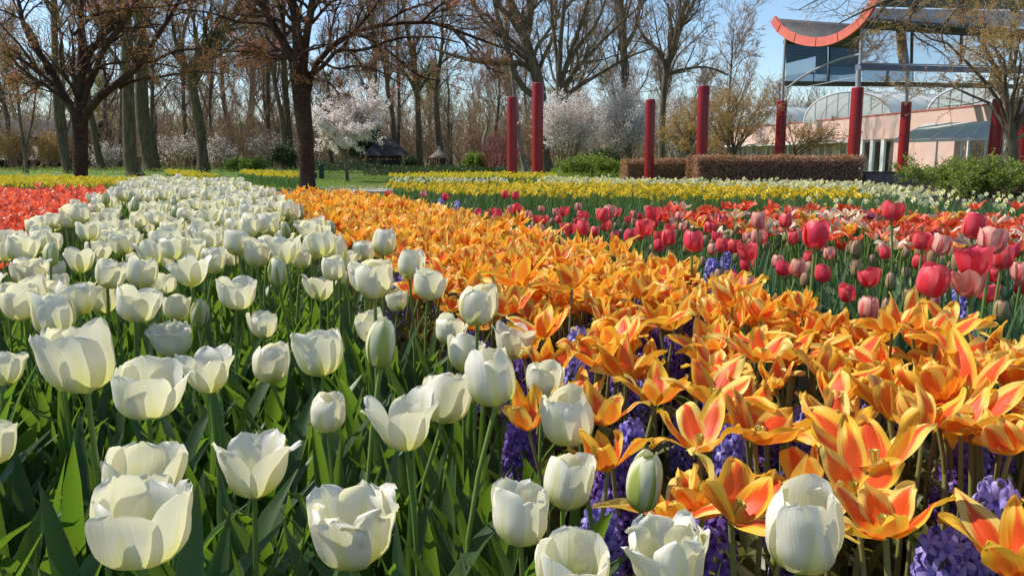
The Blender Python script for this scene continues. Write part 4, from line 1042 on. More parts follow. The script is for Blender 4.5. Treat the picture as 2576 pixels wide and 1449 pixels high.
# --- the two dark cherries in front of the wood
def cherry(label,base_px,Y,trunk,limbs,fine,leafn,pinkn,nk=9,lscale=.035,pink_at=None):
    P,R=px_line(trunk,Y,14,base0=True); R[0]*=1.3;R[1]*=1.08; base=P[0].copy(); base[2]=0
    root=empty('cherry_tree',tuple(base)); tag(root,label,'tree','dark trunked cherry trees at the edge of the beds')
    g=Geo(); a=tubes(P[None],R[None],16); g.add(a[0]-base,*a[1:]); obj('trunk',g.mesh('trunk',MAT['cherry_bark']),root)
    LP=[];LR=[]
    for l in limbs:
        p,r=px_line(l,Y,14); 
        p=p+np.cumsum(rng.normal(0,.012,(14,3)),0)*np.linspace(0,1,14)[:,None]
        # each limb leans to or from the viewer and goes on past the frame
        dep=rng.uniform(-1.1,1.1); p[:,1]+=dep*np.linspace(0,1,14)**1.3; 
        LP.append(p);LR.append(r)
        g=Geo(); a=tubes(p[None],r[None],10); g.add(a[0]-base,*a[1:]); obj('limb',g.mesh('limb',MAT['cherry_bark']),root)
    for l in fine:
        p,r=px_line(l,Y,14); p[:,1]+=rng.uniform(-1.2,1.2)*np.linspace(0,1,14); LP.append(p);LR.append(r)
        g=Geo(); a=tubes(p[None],r[None],7); g.add(a[0]-base,*a[1:]); obj('branch',g.mesh('branch',MAT['cherry_bark']),root)
    LP=np.array(LP);LR=np.array(LR)
    P2,R2=kids(LP,LR,nk,.12,1,.22,.5,.4,1.1,.10,8,.16,.5,.25,.006)
    P3,R3=kids(P2,R2,7,.1,1,.3,.65,.4,1.1,.08,5,.2,.6,.35,.0045)
    P4,R4=kids(P3,R3,3,.2,1,.35,.8,.4,1.1,.05,4,.2,.6,.5,.0036)
    g=Geo()
    for a in(tubes(P2,R2,5),tubes(P3,R3,4),tubes(P4,R4,3)): g.add(a[0]-base,*a[1:])
    o=obj('twigs',g.mesh('twigs',MAT['cherry_twig']),root); o['kind']='stuff'
    C=np.concatenate([pts_on(P4,int(leafn*.6),.03),pts_on(P3,int(leafn*.4),.03)])-base
    C=np.concatenate([C,C+rng.normal(0,.03,C.shape)])
    g=Geo(); card_geo(g,C,lscale,2.2); o=obj('foliage',g.mesh('foliage',MAT['bronze_leaf'],False),root); o['kind']='stuff'
    C=pts_on(P4,pinkn,.03)-base; C=np.repeat(C,7,0)+rng.normal(0,.035,(len(C)*7,3))
    g=Geo(); card_geo(g,C,.045,1.2); o=obj('blossom',g.mesh('blossom',MAT['cherry_pink'],False),root); o['kind']='stuff'
    return root
YA=at_z(205,478)[1]; YB=at_z(773,482)[1]
cherry('dark cherry tree with forked limbs and bronze young leaves behind the scarlet bed',None,YA,
 [(206,486,36),(203,440,33),(203,380,33),(202,320,36),(200,285,40)],
 [[(198,300,30),(178,270,22),(150,240,20),(115,175,17),(60,110,14),(22,50,10),(0,-10,9),(-40,-90,6),(-60,-150,3)],
  [(200,300,30),(196,250,24),(193,200,22),(190,130,20),(180,60,14),(172,-20,12),(150,-110,8),(140,-190,3)],
  [(205,295,20),(212,240,15),(230,195,14),(255,120,14),(300,60,11),(335,0,9),(360,-80,6),(390,-160,3)],
  [(206,305,28),(222,285,22),(255,250,20),(320,205,16),(375,165,14),(420,100,12),(470,40,9),(500,-20,8),(540,-100,5),(560,-160,3)]],
 [[(300,222,10),(345,205,7),(420,195,6),(500,185,4),(570,190,2.5)],[(110,185,9),(70,160,7),(20,135,5),(-60,120,3)],
  [(196,170,10),(225,110,8),(270,50,7),(310,-10,5),(330,-80,3)],[(215,215,8),(250,170,7),(330,158,5),(420,165,4),(480,180,2)],
  [(120,190,8),(95,120,7),(60,60,6),(10,30,5),(-60,5,3)],[(185,90,8),(240,40,8),(320,25,6),(440,15,5),(560,-10,3)],
  [(380,160,8),(430,130,6),(500,120,5),(600,125,3),(660,140,2)],[(130,215,7),(80,215,5),(30,235,4),(-30,230,2)],
  [(255,120,8),(250,60,6),(230,10,5),(220,-60,3)]],15000,170)
cherry('tall dark cherry tree at the middle left with pink blossom along its long right limb',None,YB,
 [(775,492,40),(774,450,37),(771,400,38),(767,330,40),(761,270,42),(756,215,46),(754,180,48)],
 [[(752,205,32),(740,160,24),(718,115,20),(690,70,19),(660,20,18),(635,-30,15),(600,-110,10),(580,-180,4)],
  [(754,210,34),(750,150,28),(752,100,24),(748,50,20),(742,-20,18),(735,-110,12),(740,-190,5)],
  [(758,205,28),(766,150,22),(775,90,18),(790,30,18),(805,-30,15),(840,-110,9),(860,-180,4)],
  [(764,250,24),(778,215,17),(792,165,15),(835,115,13),(885,82,12),(960,62,10),(1060,55,9),(1140,76,8),(1220,104,6),(1300,130,3)]],
 [[(790,185,13),(820,160,11),(850,128,10),(910,128,8),(1000,98,6),(1090,95,5),(1160,110,3)],
  [(885,84,9),(930,100,7),(985,135,6),(1050,190,5),(1110,205,3)],[(850,112,8),(905,70,7),(950,20,6),(990,-40,4),(1010,-100,3)],
  [(800,150,8),(850,175,6),(900,170,5),(960,185,4),(1030,225,2)],[(700,85,9),(660,60,7),(600,55,6),(520,30,5),(430,20,3)],
  [(960,62,7),(1020,20,6),(1090,-10,5),(1150,-60,3)],[(1060,56,7),(1110,20,6),(1180,0,5),(1260,-30,3)],
  [(785,60,8),(830,20,7),(880,-10,6),(930,-70,3)],[(730,140,7),(700,150,5),(650,140,4),(590,150,3)],[(1140,76,6),(1190,130,5),(1230,175,4),(1270,190,2)],
  [(780,200,8),(800,205,6),(840,215,5),(870,245,3)]],15000,400,nk=9)
# third cherry stands out of frame at the left; its crown hangs in at the top
# --- bare wood, trunks traced one by one
T=woodland
def YZ(px,py): return float(at_z(px,py)[1])
T('slender leaning bare tree left of the forked dark cherry',[(172,437,20),(155,360,17),(143,260,16),(138,120,15),(135,0,14)],YZ(172,437),leaf='bronze_leaf',leafn=1500)
T('stout upright beech with flared mossy foot, left one of the close pair',[(340,442,36),(328,400,32),(324,300,29),(322,200,28),(318,60,26)],YZ(340,444),'green_bark',nl1=16,t_low=.45)
T('right beech of the close pair, leaning a little left with a doubled trunk',[(382,430,36),(370,370,34),(358,280,32),(355,150,28),(350,0,24)],YZ(380,433),'green_bark',nl1=16,t_low=.45)
T('thin tree leaning against the right beech of the close pair',[(402,430,11),(390,370,10),(382,300,9),(385,180,8)],YZ(400,432),'grey_bark',nl1=9)
T('bare tree with curved foot between dark cherry and beech pair',[(257,428,20),(245,380,17),(235,320,15),(222,250,13),(215,120,11)],YZ(257,430),'green_bark',nl1=10)
T('sinuous bare tree with a big crooked fork in the left wood',[(512,432,26),(508,370,24),(500,300,24),(488,240,22),(480,190,22),(500,140,20),(530,100,14)],YZ(512,434),'green_bark',limbs=[[(490,215,14),(520,150,13),(550,100,12),(590,60,9),(640,40,5)],[(485,205,14),(465,160,11),(440,100,9),(430,20,6)]])
T('slim bare tree leaning left in front of pale blossom shrubs',[(598,414,16),(585,350,14),(570,290,12),(562,250,11),(555,120,8)],YZ(598,418),'grey_bark',nl1=9)
T('bare tree with gently curved trunk beside the slim leaning one',[(623,405,18),(620,350,16),(632,270,15),(636,180,13),(630,60,11),(628,0,10)],YZ(623,412),'grey_bark')
T('straight thin bare tree whose foot splits into two stems',[(680,424,14),(676,380,12),(674,280,11),(673,140,10),(672,0,9)],YZ(680,424),'green_bark',limbs=[[(682,410,8),(695,370,8),(708,300,8),(716,230,7),(716,120,5)]])
T('mossy bare tree close to the left of the middle dark cherry',[(736,428,20),(728,360,18),(722,290,17),(716,200,16),(712,60,12)],YZ(736,428),'green_bark')
T('small dark bare tree right of the middle dark cherry',[(838,430,12),(832,395,11),(828,340,10),(826,250,8)],YZ(838,428),'grey_bark',nl1=8,htop=9)
T('slender grey green tree with spreading crown standing left of the thatched kiosk',[(1059,428,22),(1055,400,17),(1053,330,15),(1051,270,14),(1049,225,14)],YZ(1059,429),'green_bark',htop=12,t_low=.58,nl1=18,leaf='bronze_leaf',leafn=2500,limbs=[[(1050,245,10),(1030,200,8),(1000,170,6),(960,150,4)],[(1050,235,9),(1080,190,8),(1110,160,6),(1150,130,4)],[(1049,225,10),(1045,160,8),(1040,90,6)]],spread=.24)
T('short dark trunked tree right of the thatched kiosk',[(1134,426,12),(1133,390,11),(1130,340,9)],YZ(1134,426),'grey_bark',htop=8,nl1=9)
T('great crooked bare tree behind the tall red pole, long limb reaching left',[(1376,430,30),(1368,380,28),(1364,300,28),(1360,240,28),(1350,190,28),(1337,150,26),(1324,110,24),(1316,80,22)],YZ(1376,434)*.97,'grey_bark',nl1=14,t_low=.4,
 limbs=[[(1318,92,18),(1300,70,15),(1282,40,14),(1250,10,12),(1230,-60,8)],[(1318,85,18),(1332,30,15),(1345,-30,12),(1360,-100,7)],[(1352,205,16),(1330,168,15),(1290,158,13),(1225,158,12),(1160,146,9),(1080,120,4)],
 [(1340,240,16),(1310,215,15),(1290,170,14),(1276,120,13),(1262,70,12),(1245,20,10),(1240,-50,6)],[(1350,190,12),(1370,140,9),(1395,80,8),(1400,0,6)]])
T('pale barked leaning tree between the two leftmost red poles',[(1322,430,14),(1313,390,13),(1304,345,12),(1300,290,11),(1290,200,9)],YZ(1322,432),'pale_bark',nl1=8,htop=10)
T('many stemmed bare tree fanning out like a vase behind the white blossom',[(1420,425,20),(1415,330,18),(1408,260,16),(1404,210,14)],42.0,'grey_bark',nl1=10,htop=15,t_low=.5,
 limbs=[[(1408,240,12),(1440,190,10),(1490,130,8),(1560,60,6),(1620,10,4)],[(1406,230,12),(1425,160,10),(1450,90,9),(1480,0,7),(1500,-80,4)],[(1405,220,10),(1400,140,9),(1390,60,8),(1385,-20,6)],[(1410,250,12),(1460,215,10),(1520,180,8),(1590,140,6),(1650,120,3)],[(1406,225,10),(1440,140,9),(1500,60,7),(1530,-20,5)]])
T('tall straight bare tree above the second white blossom bush',[(1580,430,20),(1578,330,18),(1573,240,17),(1570,150,17),(1568,60,15),(1560,0,12)],44.0,'grey_bark',limbs=[[(1573,120,10),(1600,70,9),(1610,10,8),(1625,-60,5)]])
T('bare tree with rounded crown and forked trunk, right of the third red pole',[(1663,432,18),(1664,398,17),(1665,330,16),(1670,230,15),(1680,160,15)],38.0,'grey_bark',htop=11,t_low=.5,nl1=16,spread=.3,
 limbs=[[(1680,165,12),(1700,110,10),(1718,55,8),(1750,0,6)],[(1678,170,12),(1655,130,10),(1625,100,8),(1600,60,5)],[(1676,190,9),(1720,175,7),(1780,170,5),(1830,190,3)],[(1682,150,10),(1690,80,8),(1680,10,6)]])
T('thin tree by the left picture edge with reddish twigs',[(68,437,8),(62,380,8),(50,300,7),(42,200,6)],YZ(68,437),'grey_bark',nl1=9,htop=7)
T('second thin stem tree near the left picture edge',[(60,436,7),(66,370,6),(82,300,5),(90,230,4)],YZ(60,436),'grey_bark',nl1=9,htop=6)
T('slim dark tree in the far left wood behind the beeches',[(300,418,10),(303,350,9),(305,250,8),(310,100,7)],62,'grey_bark')
T('twin far trunk tree right of the beech pair',[(470,418,12),(468,360,11),(462,270,10),(458,120,9)],60,'grey_bark')
T('forked far tree between the sinuous tree and the slim leaning one',[(540,412,9),(535,350,9),(528,280,8),(535,150,7)],64,'grey_bark')
T('dark straight tree behind the black roofed pavilion',[(1000,420,10),(1002,350,9),(1004,260,8),(1000,150,7)],60,'grey_bark')
T('pollarded pale stemmed tree left of the first red pole',[(1222,400,12),(1218,370,11),(1220,345,10),(1224,330,8)],52,'pale_bark',htop=4.5,nl1=9,t_low=.5,n2=4,n3=3,n4=1,twigm='twig')

# --- prototypes for the farther wood, copied tree by tree
def proto(h,r,low,leaf=None,leafn=0,nl1=15,spread=.33):
    n=11; d=np.array([0,0,1.0]); Q=[np.zeros(3)]
    for k in range(n): d=unit(d+rng.normal(0,.07,3)+np.array([0,0,.1])); Q.append(Q[-1]+d*h/n)
    P=np.array(Q)[None]; R=(r*np.concatenate([[1.35,1.05],np.linspace(1,.12,n-1)]))[None]
    P1,R1=kids(P,R,nl1,low,.98,spread*.7,spread*1.3,.5,1.1,.3,8,.14,.5,.2,.02)
    P2,R2=kids(P1,R1,7,.15,1,.3,.6,.4,1,.22,5,.18,.55,.3,.015)
    P3,R3=kids(P2,R2,6,.1,1,.35,.75,.3,1,.15,4,.2,.6,.4,.013)
    P4,R4=kids(P3,R3,3,.2,1,.4,.9,.3,1,.08,3,.2,.6,.5,.011)
    ms=[]
    g=Geo(); g.add(*tubes(P,R,8)); g.add(*tubes(P1,R1,4)); ms.append(('trunk',g.mesh('trunk',MAT['grey_bark']),0))
    g=Geo()
    for a in(tubes(P2,R2,3),tubes(P3,R3,3),tubes(P4,R4,3)): g.add(*a)
    ms.append(('crown',g.mesh('crown',MAT['far_twig']),1))
    if leaf: 
        g=Geo(); card_geo(g,pts_on(P4,leafn,.2),.16); ms.append(('foliage',g.mesh('foliage',MAT[leaf],False),1))
    return ms
PR=[proto(13,.17,.3),proto(14,.20,.35),proto(11,.15,.22),proto(13,.18,.15),proto(12,.16,.25,'spring_leaf',3000),proto(12,.2,.2,'spring_leaf',5000)]
def place(pr,x,y,s,lab,gr,rz=None,sz=None):
    root=empty('bare_tree',(x,y,0),rr(0,6.28) if rz is None else rz); root.scale=(s,s,sz or s); tag(root,lab,'tree',gr)
    for nm,me,k in pr:
        o=obj(nm,me,root)
        if k: o['kind']='stuff'
for i in range(22):
    y=rr(56,78); u=(i+rr(0,.9))/22; px=-250+u*2100; x=(px-1288)/FPX*y
    place(PR[rng.integers(0,5)],x,y,rr(.75,1.15),rel('bare tree of the middle wood',(x,y,1.0),320,'bare grey brown tree in the middle depth of the wood behind the lawn'),'bare trees in the middle depth of the wood')
for i in range(46):
    y=rr(80,125); u=(i+rr(0,.9))/46; px=-250+u*3300; x=(px-1288)/FPX*y; s=rr(.8,1.2)
    if px>1800: s=rr(.62,.85)
    place(PR[rng.integers(0,6)],x,y,s,rel('distant bare tree',(x,y,1.0),300,'distant bare tree in the far line of the wood'),'distant bare trees')
# wooded rise behind everything
nx_,ny_=90,14; xs_=np.linspace(-170,170,nx_); ys_=np.linspace(135,230,ny_); XX,YY=np.meshgrid(xs_,ys_); f_=np.linspace(0,1,ny_)[:,None]
ZZ=(7.5+1.6*np.sin(XX*.07)+1.0*np.sin(XX*.19+1)+rng.normal(0,.35,XX.shape))*np.sin(np.clip(f_*1.6,0,1.57))-.05
ZZ*=np.clip((95-XX)/40,.35,1)
g=Geo(); g.add(np.stack([XX,YY,ZZ],-1).reshape(-1,3),grid_q(nx_,ny_)); MAT['rise']=m_noisy('wooded_rise',(0.09,0.07,0.045),(0.20,0.155,0.10),.9,1.0,.3,(0.15,0.15,0.06),.12); o=obj('wooded_rise',g.mesh('wooded_rise',MAT['rise'])); o['kind']='structure'
# --- brush and far undergrowth that closes the wood near the ground
def thicket(name,lab,pxa,pxb,Y0,Y1,n,h0,h1,mat,leaf=None,leafn=0,leafs=.12):
    y=rng.uniform(Y0,Y1,n); px=rng.uniform(pxa,pxb,n); x=(px-1288)/FPX*y
    h=rng.uniform(h0,h1,n); S=np.stack([x,y,np.zeros(n)],1); m=6; out=np.empty((n,m,3)); out[:,0]=S; d=unit(rng.normal(0,.25,(n,3))+np.array([0,0,1]))
    for k in range(1,m): d=unit(d+rng.normal(0,.12,(n,3))); out[:,k]=out[:,k-1]+d*(h/(m-1))[:,None]
    R=np.linspace(.035,.012,m)[None]*rng.uniform(.5,1.4,(n,1))
    P2,R2=kids(out,R,7,.15,1,.25,.5,.3,.9,.3,4,.15,.7,.4,.011)
    P3,R3=kids(P2,R2,4,.2,1,.4,.8,.3,.9,.2,3,.2,.7,.5,.010)
    g=Geo()
    for a in(tubes(out,R,4),tubes(P2,R2,3),tubes(P3,R3,3)): g.add(*a)
    o=obj(name,g.mesh(name,MAT[mat])); tag(o,lab,'thicket',kind='stuff')
    if leaf:
        g=Geo(); card_geo(g,pts_on(P3,leafn,.25),leafs); o=obj(name+'_leaves',g.mesh(name+'_leaves',MAT[leaf],False)); tag(o,'sparse young leaves on the '+lab,'leaves',kind='stuff')
thicket('far_thicket','brown brushwood closing the far side of the wood',-300,2500,72,130,2900,2.5,8.0,'far_twig','spring_leaf',5000,.2)
thicket('mid_thicket','bare brushwood between the woodland trunks',-200,1760,58,70,760,1.2,4.6,'far_twig','tan_leaf',2500,.10)
thicket('red_brush','dull red brushwood right of the pale pollarded tree',1225,1290,46,50,45,1.0,2.1,'red_twig')

# --- ground cover, shrubs, blossom
def cover(name,pts,n,h,mat,size,lab,cat='ground cover',up=.6,clump=0):
    poly=np.array([at_z(*p)[:2] for p in pts]); lo=poly.min(0);hi=poly.max(0)
    C=rng.uniform(lo,hi,(n*3,2)); C=C[inside(poly,C)][:n]; k=len(C)
    hh=h*(.55+.45*np.sin(C[:,0]*2.1+np.sin(C[:,1]*1.3)*2)*np.sin(C[:,1]*1.7+1))
    z=rng.random(k)**.6*hh+.01; d=np.stack([rng.normal(0,.5,k),rng.normal(0,.5,k),np.full(k,up)],1)
    g=Geo(); card_geo(g,np.concatenate([C,z[:,None]],1),size,2.2,dirs=d); o=obj(name,g.mesh(name,MAT[mat],False)); tag(o,lab,cat,kind='stuff'); return o
cover('left_ground_cover',[(-300,452),(560,447),(770,436),(770,420),(500,414),(-300,414)],26000,.34,'cover_leaf',.10,'pale green ground cover under the beeches')
cover('wood_floor_cover',[(-300,416),(1300,416),(1300,409),(-300,409)],14000,.5,'cover_leaf',.22,'green undergrowth at the foot of the far wood')
cover('centre_ground_cover',[(1390,449),(1575,449),(1600,428),(1380,428)],9000,.36,'shrub_leaf',.09,'bright green ground cover right of the first red poles')
cover('lawn_grass',[(560,486),(1000,476),(1000,436),(760,436),(560,470)],26000,.045,'cover_leaf',.045,'short mown grass of the lawn','grass',1.2)
cover('tulip_strip_leaves',[(915,444),(1290,440),(1290,428),(915,432)],9000,.42,'dark_leaf',.16,'dark green leaves of the far tulip strip','leaves',1.5)
cover('far_peach_flowers',[(930,429),(1060,428),(1060,425.5),(935,425.5)],900,.45,'coral_petal',.09,'thin line of peach flowers beside the pavilion','flowers')
cover('far_cream_flowers',[(1150,428),(1290,427.5),(1290,424.5),(1150,425)],1200,.45,'daff_pale',.09,'thin line of cream flowers in front of the dark shrubs','flowers')
cover('blue_muscari',[(600,452),(752,459),(752,446),(640,441)],5000,.28,'grey_leaf',.09,'blue green leaves under the yellow patch by the middle cherry','leaves',1.5)
cover('dark_border',[(770,434),(960,436),(960,424),(770,424)],6000,.9,'dark_leaf',.14,'dark low shrubs behind the lawn')
def shrub(name,lab,pxa,pxb,ptop,pbase,mat,n,size,Y=None,stems=22,stemmat='twig',cat='shrub',group=None,lump=.35,floor=0.0,nonly=False,drop=.0,ybase=None):
    """many stemmed bush filling the given stretch"""
    Y=Y or YZ((pxa+pxb)/2,pbase); x0=(pxa-1288)/FPX*Y; x1=(pxb-1288)/FPX*Y; top=at_y((pxa+pxb)/2,ptop,Y)[2]; cx=(x0+x1)/2; w=(x1-x0)/2
    base=np.array([cx,Y,0.0]); m=6
    a=rng.uniform(0,6.28,stems); q=rng.uniform(0,1,stems)**.5
    end=np.stack([np.cos(a)*q*w*.95,np.sin(a)*q*w*.8,top*(1-.35*q**2)*rng.uniform(.75,1.0,stems)],1); st=end*np.array([.16,.16,0])
    v=np.linspace(0,1,m)[None,:,None]; P=st[:,None]*(1-v)+end[:,None]*v; P[:,:,2]=(end[:,2][:,None])*(np.linspace(0,1,m)[None]**.8); P+=rng.normal(0,.05*top/3,P.shape)*v
    R=np.linspace(1,.35,m)[None]*np.full((stems,1),.012*max(1,top/2.2))
    P2,R2=kids(P,R,9,.25,1,.22,.5,.4,1.1,.1-drop,5,.15,.6,.4,.006)
    P3,R3=kids(P2,R2,5,.2,1,.35,.8,.4,1.1,.05-drop,4,.2,.6,.5,.005)
    root=empty(name,tuple(base)); tag(root,lab,cat,group)
    g=Geo(); g.add(*tubes(P,R,5)); g.add(*tubes(P2,R2,3)); g.add(*tubes(P3,R3,3)); o=obj('branches',g.mesh('branches',MAT[stemmat]),root); o['kind']='stuff'
    C=np.concatenate([pts_on(P3,int(n*.75),size*.8),pts_on(P2,int(n*.25),size)]); C[:,2]=np.maximum(C[:,2],.04)
    g=Geo(); card_geo(g,C,size,1.3); o=obj('blossom' if 'blossom' in mat else 'foliage',g.mesh('foliage',MAT[mat],False),root); o['kind']='stuff'
    return root
# white blossom tree on the lawn
def small_tree(name,lab,trunk,Y,pxa,pxb,ptop,plow,mat,n,size,bark='grey_bark',stems=16,group=None,flat=.5):
    P,R=px_line(trunk,Y,8,base0=True); base=P[0].copy(); base[2]=0; fork=P[-1]-base
    x0=(pxa-1288)/FPX*Y-base[0]; x1=(pxb-1288)/FPX*Y-base[0]; zt=at_y(0,ptop,Y)[2]; zl=at_y(0,plow,Y)[2]
    m=9; a=rng.uniform(0,6.28,stems); q=rng.uniform(.15,1,stems)**.6; cx=(x0+x1)/2; w=(x1-x0)/2
    end=np.stack([cx+np.cos(a)*q*w,np.sin(a)*q*w*.8,zl+(zt-zl)*(1-q**1.6*(1-flat*rng.random(stems)))],1)
    v=np.linspace(0,1,m)[None,:,None]; st_=fork[None]*rng.uniform(.62,1.0,(stems,1)); vz=v**np.where(end[:,2:3,None]*0+rng.random((stems,1,1))<.5,1.0,.65); Q=st_[:,None]*(1-v)+end[:,None]*v; Q[:,:,2:3]=st_[:,None,2:3]*(1-vz)+end[:,None,2:3]*vz; Q+=np.cumsum(rng.normal(0,.035*w,Q.shape),1)*v; arch=np.sin(np.linspace(0,1,m)*np.pi)[None]*(.05*w); Q[:,:,2]+=arch; Q+=rng.normal(0,.05*w/2,Q.shape)*v
    RQ=np.linspace(R[-1]*.42,.006,m)[None]*np.ones((stems,1))
    P2,R2=kids(Q,RQ,8,.2,1,.25,.5,.4,1.1,.05,6,.16,.5,.35,.006); P3,R3=kids(P2,R2,6,.15,1,.35,.75,.4,1.1,.03,4,.2,.6,.5,.005)
    root=empty(name,tuple(base)); tag(root,lab,'tree',group)
    g=Geo(); g.add((P-base).reshape(-1,3)*0,[[0,0,0,0]]) if False else None
    g=Geo(); g.add(*tubes((P-base)[None],R[None],9)); obj('trunk',g.mesh('trunk',MAT[bark]),root)
    for i in range(min(stems,10)):
        g=Geo(); g.add(*tubes(Q[i:i+1],RQ[i:i+1],6)); obj('limb',g.mesh('limb',MAT[bark]),root)
    g=Geo(); g.add(*tubes(Q[10:],RQ[10:],5)) if stems>10 else None; g.add(*tubes(P2,R2,4)); g.add(*tubes(P3,R3,3)); o=obj('twigs',g.mesh('twigs',MAT['twig']),root); o['kind']='stuff'
    C=np.concatenate([pts_on(P3,int(n*.8),size*.7),pts_on(P2,int(n*.2),size)])
    g=Geo(); card_geo(g,C,size,1.4); nm='blossom' if 'blossom' in mat else 'foliage'; o=obj(nm,g.mesh(nm,MAT[mat],False),root); o['kind']='stuff'
    return root
small_tree('blossom_tree','small tree covered in white blossom on the lawn right of the middle dark cherry',[(874,458,9),(872,430,9),(868,395,9),(868,365,9)],YZ(874,458),786,975,205,392,'white_blossom',26000,.055,stems=22)
shrub('blossom_shrub','big white blossom bush right behind the two leftmost red poles',1338,1500,212,430,'white_blossom',15000,.072,Y=40,stems=26,cat='blossom bush',group='white blossom bushes')
shrub('blossom_shrub','second white blossom bush left of the third red pole',1480,1640,215,430,'white_blossom',13000,.072,Y=42,stems=24,cat='blossom bush',group='white blossom bushes')
shrub('blossom_shrub','sparse pinkish blossom bush behind the third red pole',1600,1780,255,425,'white_blossom',7000,.075,Y=46,stems=22,cat='blossom bush',group='white blossom bushes')
for a,b,t,l,m in((395,520,335,'pale pink blossom bush in the wood right of the beech pair','white_blossom'),(520,610,345,'pale blossom bush behind the slim leaning tree','white_blossom'),(630,765,330,'pale pink blossom bush left of the middle dark cherry, deep in the wood','white_blossom'),
  (5,110,325,'peach coloured budding bush at the left edge','tan_leaf'),(100,185,340,'second peach budding bush left of the forked cherry','tan_leaf'),(230,330,360,'low pale bush between forked cherry and beech','white_blossom')):
    shrub('blossom_shrub' if 'blos' in m else 'budding_shrub',l,a,b,t,420,m,1500 if 'blos' in m else 2500,.085,Y=58,stems=18,cat='bush')
shrub('green_shrub','light green shrub between the yellow patches',560,700,402,434,'shrub_leaf',5000,.10,stems=16)
shrub('green_shrub','rounded dark evergreen left of the middle dark cherry',688,752,365,424,'dark_leaf',2600,.13,Y=50)
shrub('green_shrub','dark evergreen behind the white blossom tree',850,960,300,425,'dark_leaf',6000,.15,Y=55)
shrub('green_shrub','drooping yellow green shrub right of the thatched kiosk',1155,1245,388,428,'shrub_leaf',5500,.10,Y=50,drop=.1)
shrub('green_shrub','dark green bush in front of the second white blossom bush',1450,1570,378,438,'dark_leaf',6000,.09,Y=37)
shrub('green_shrub','grass green shrub above the bright ground cover',1400,1560,395,440,'shrub_leaf',5000,.09,Y=36)
shrub('green_shrub','low dark shrub right of the black roofed pavilion',1015,1050,398,426,'dark_leaf',2500,.12,Y=52)
shrub('green_shrub','low dark shrub behind the short grey trunk left of the brown hedge',1690,1830,380,408,'dark_leaf',3000,.09,Y=34)
shrub('juniper_shrub','spreading bright green juniper at the right, before the canopy',2240,2720,416,492,'shrub_leaf',38000,.045,Y=17.5,stems=60,stemmat='twig',cat='shrub')
small_tree('budding_tree','low wide budding tree with tan leaves left of the fourth red pole',[(1728,405,14),(1730,390,12),(1733,375,11)],31.0,1655,1800,250,385,'tan_leaf',6500,.045,stems=14,group='budding trees by the hedge')
small_tree('budding_tree','wide budding tree with tan leaves spreading right of the fourth red pole',[(1846,405,12),(1846,395,11),(1845,380,10)],31.5,1745,1960,225,390,'tan_leaf',8500,.045,stems=20,group='budding trees by the hedge',flat=.8)
small_tree('budding_tree','small spreading budding tree in front of the pink wall between red poles',[(2000,405,12),(1998,390,10),(1996,375,9)],32.0,1940,2130,300,388,'tan_leaf',3500,.045,stems=14,group='budding trees by the hedge',flat=.8)
r_=small_tree('budding_tree','large budding tree with bronze leaves at the right edge, before the gallery',[(2548,440,34),(2546,400,30),(2545,350,26),(2540,310,24)],24.0,2230,2860,-120,340,'tan_leaf',30000,.042,bark='grey_bark',stems=18,flat=.9)
# bare limbs that hang in front of the roof
def hang(lab,limbs,Y,trunk):
    P,R=px_line(trunk,Y,10,base0=True); base=P[0].copy(); base[2]=0
    root=empty('bare_tree',tuple(base)); tag(root,lab,'tree',None)
    g=Geo(); a=tubes(P[None],R[None],10); g.add(a[0]-base,*a[1:]); obj('trunk',g.mesh('trunk',MAT['grey_bark']),root)
    LP=[];LR=[]
    for l in limbs:
        p,r=px_line(l,Y,12); LP.append(p);LR.append(r); g=Geo(); a=tubes(p[None],r[None],7); g.add(a[0]-base,*a[1:]); obj('limb',g.mesh('limb',MAT['grey_bark']),root)
    P2,R2=kids(np.array(LP),np.array(LR),12,.2,1,.12,.3,.4,1.1,-.05,7,.18,.5,.35,.006); P3,R3=kids(P2,R2,5,.15,1,.3,.7,.4,1.1,-.05,4,.2,.6,.5,.005)
    g=Geo()
    for a in(tubes(P2,R2,4),tubes(P3,R3,3)): g.add(a[0]-base,*a[1:])
    o=obj('twigs',g.mesh('twigs',MAT['twig']),root); o['kind']='stuff'
hang('bare tree beyond the right edge whose thin limbs hang before the curved roof',[[(2800,-80,20),(2600,-60,14),(2450,-30,11),(2330,-20,9),(2240,0,7),(2170,30,5),(2110,60,3)],
 [(2700,-110,16),(2500,-90,12),(2350,-70,10),(2240,-45,8),(2150,-20,6),(2080,-10,4),(2010,25,2)],[(2330,-20,7),(2290,40,5),(2300,90,4),(2350,120,3),(2390,150,2)],[(2240,0,6),(2200,50,5),(2160,100,4),(2130,130,2)],[(2450,-30,8),(2400,30,6),(2370,80,4),(2380,130,2)]],25.5,[(2900,440,40),(2890,300,36),(2850,100,32),(2800,-80,26)])
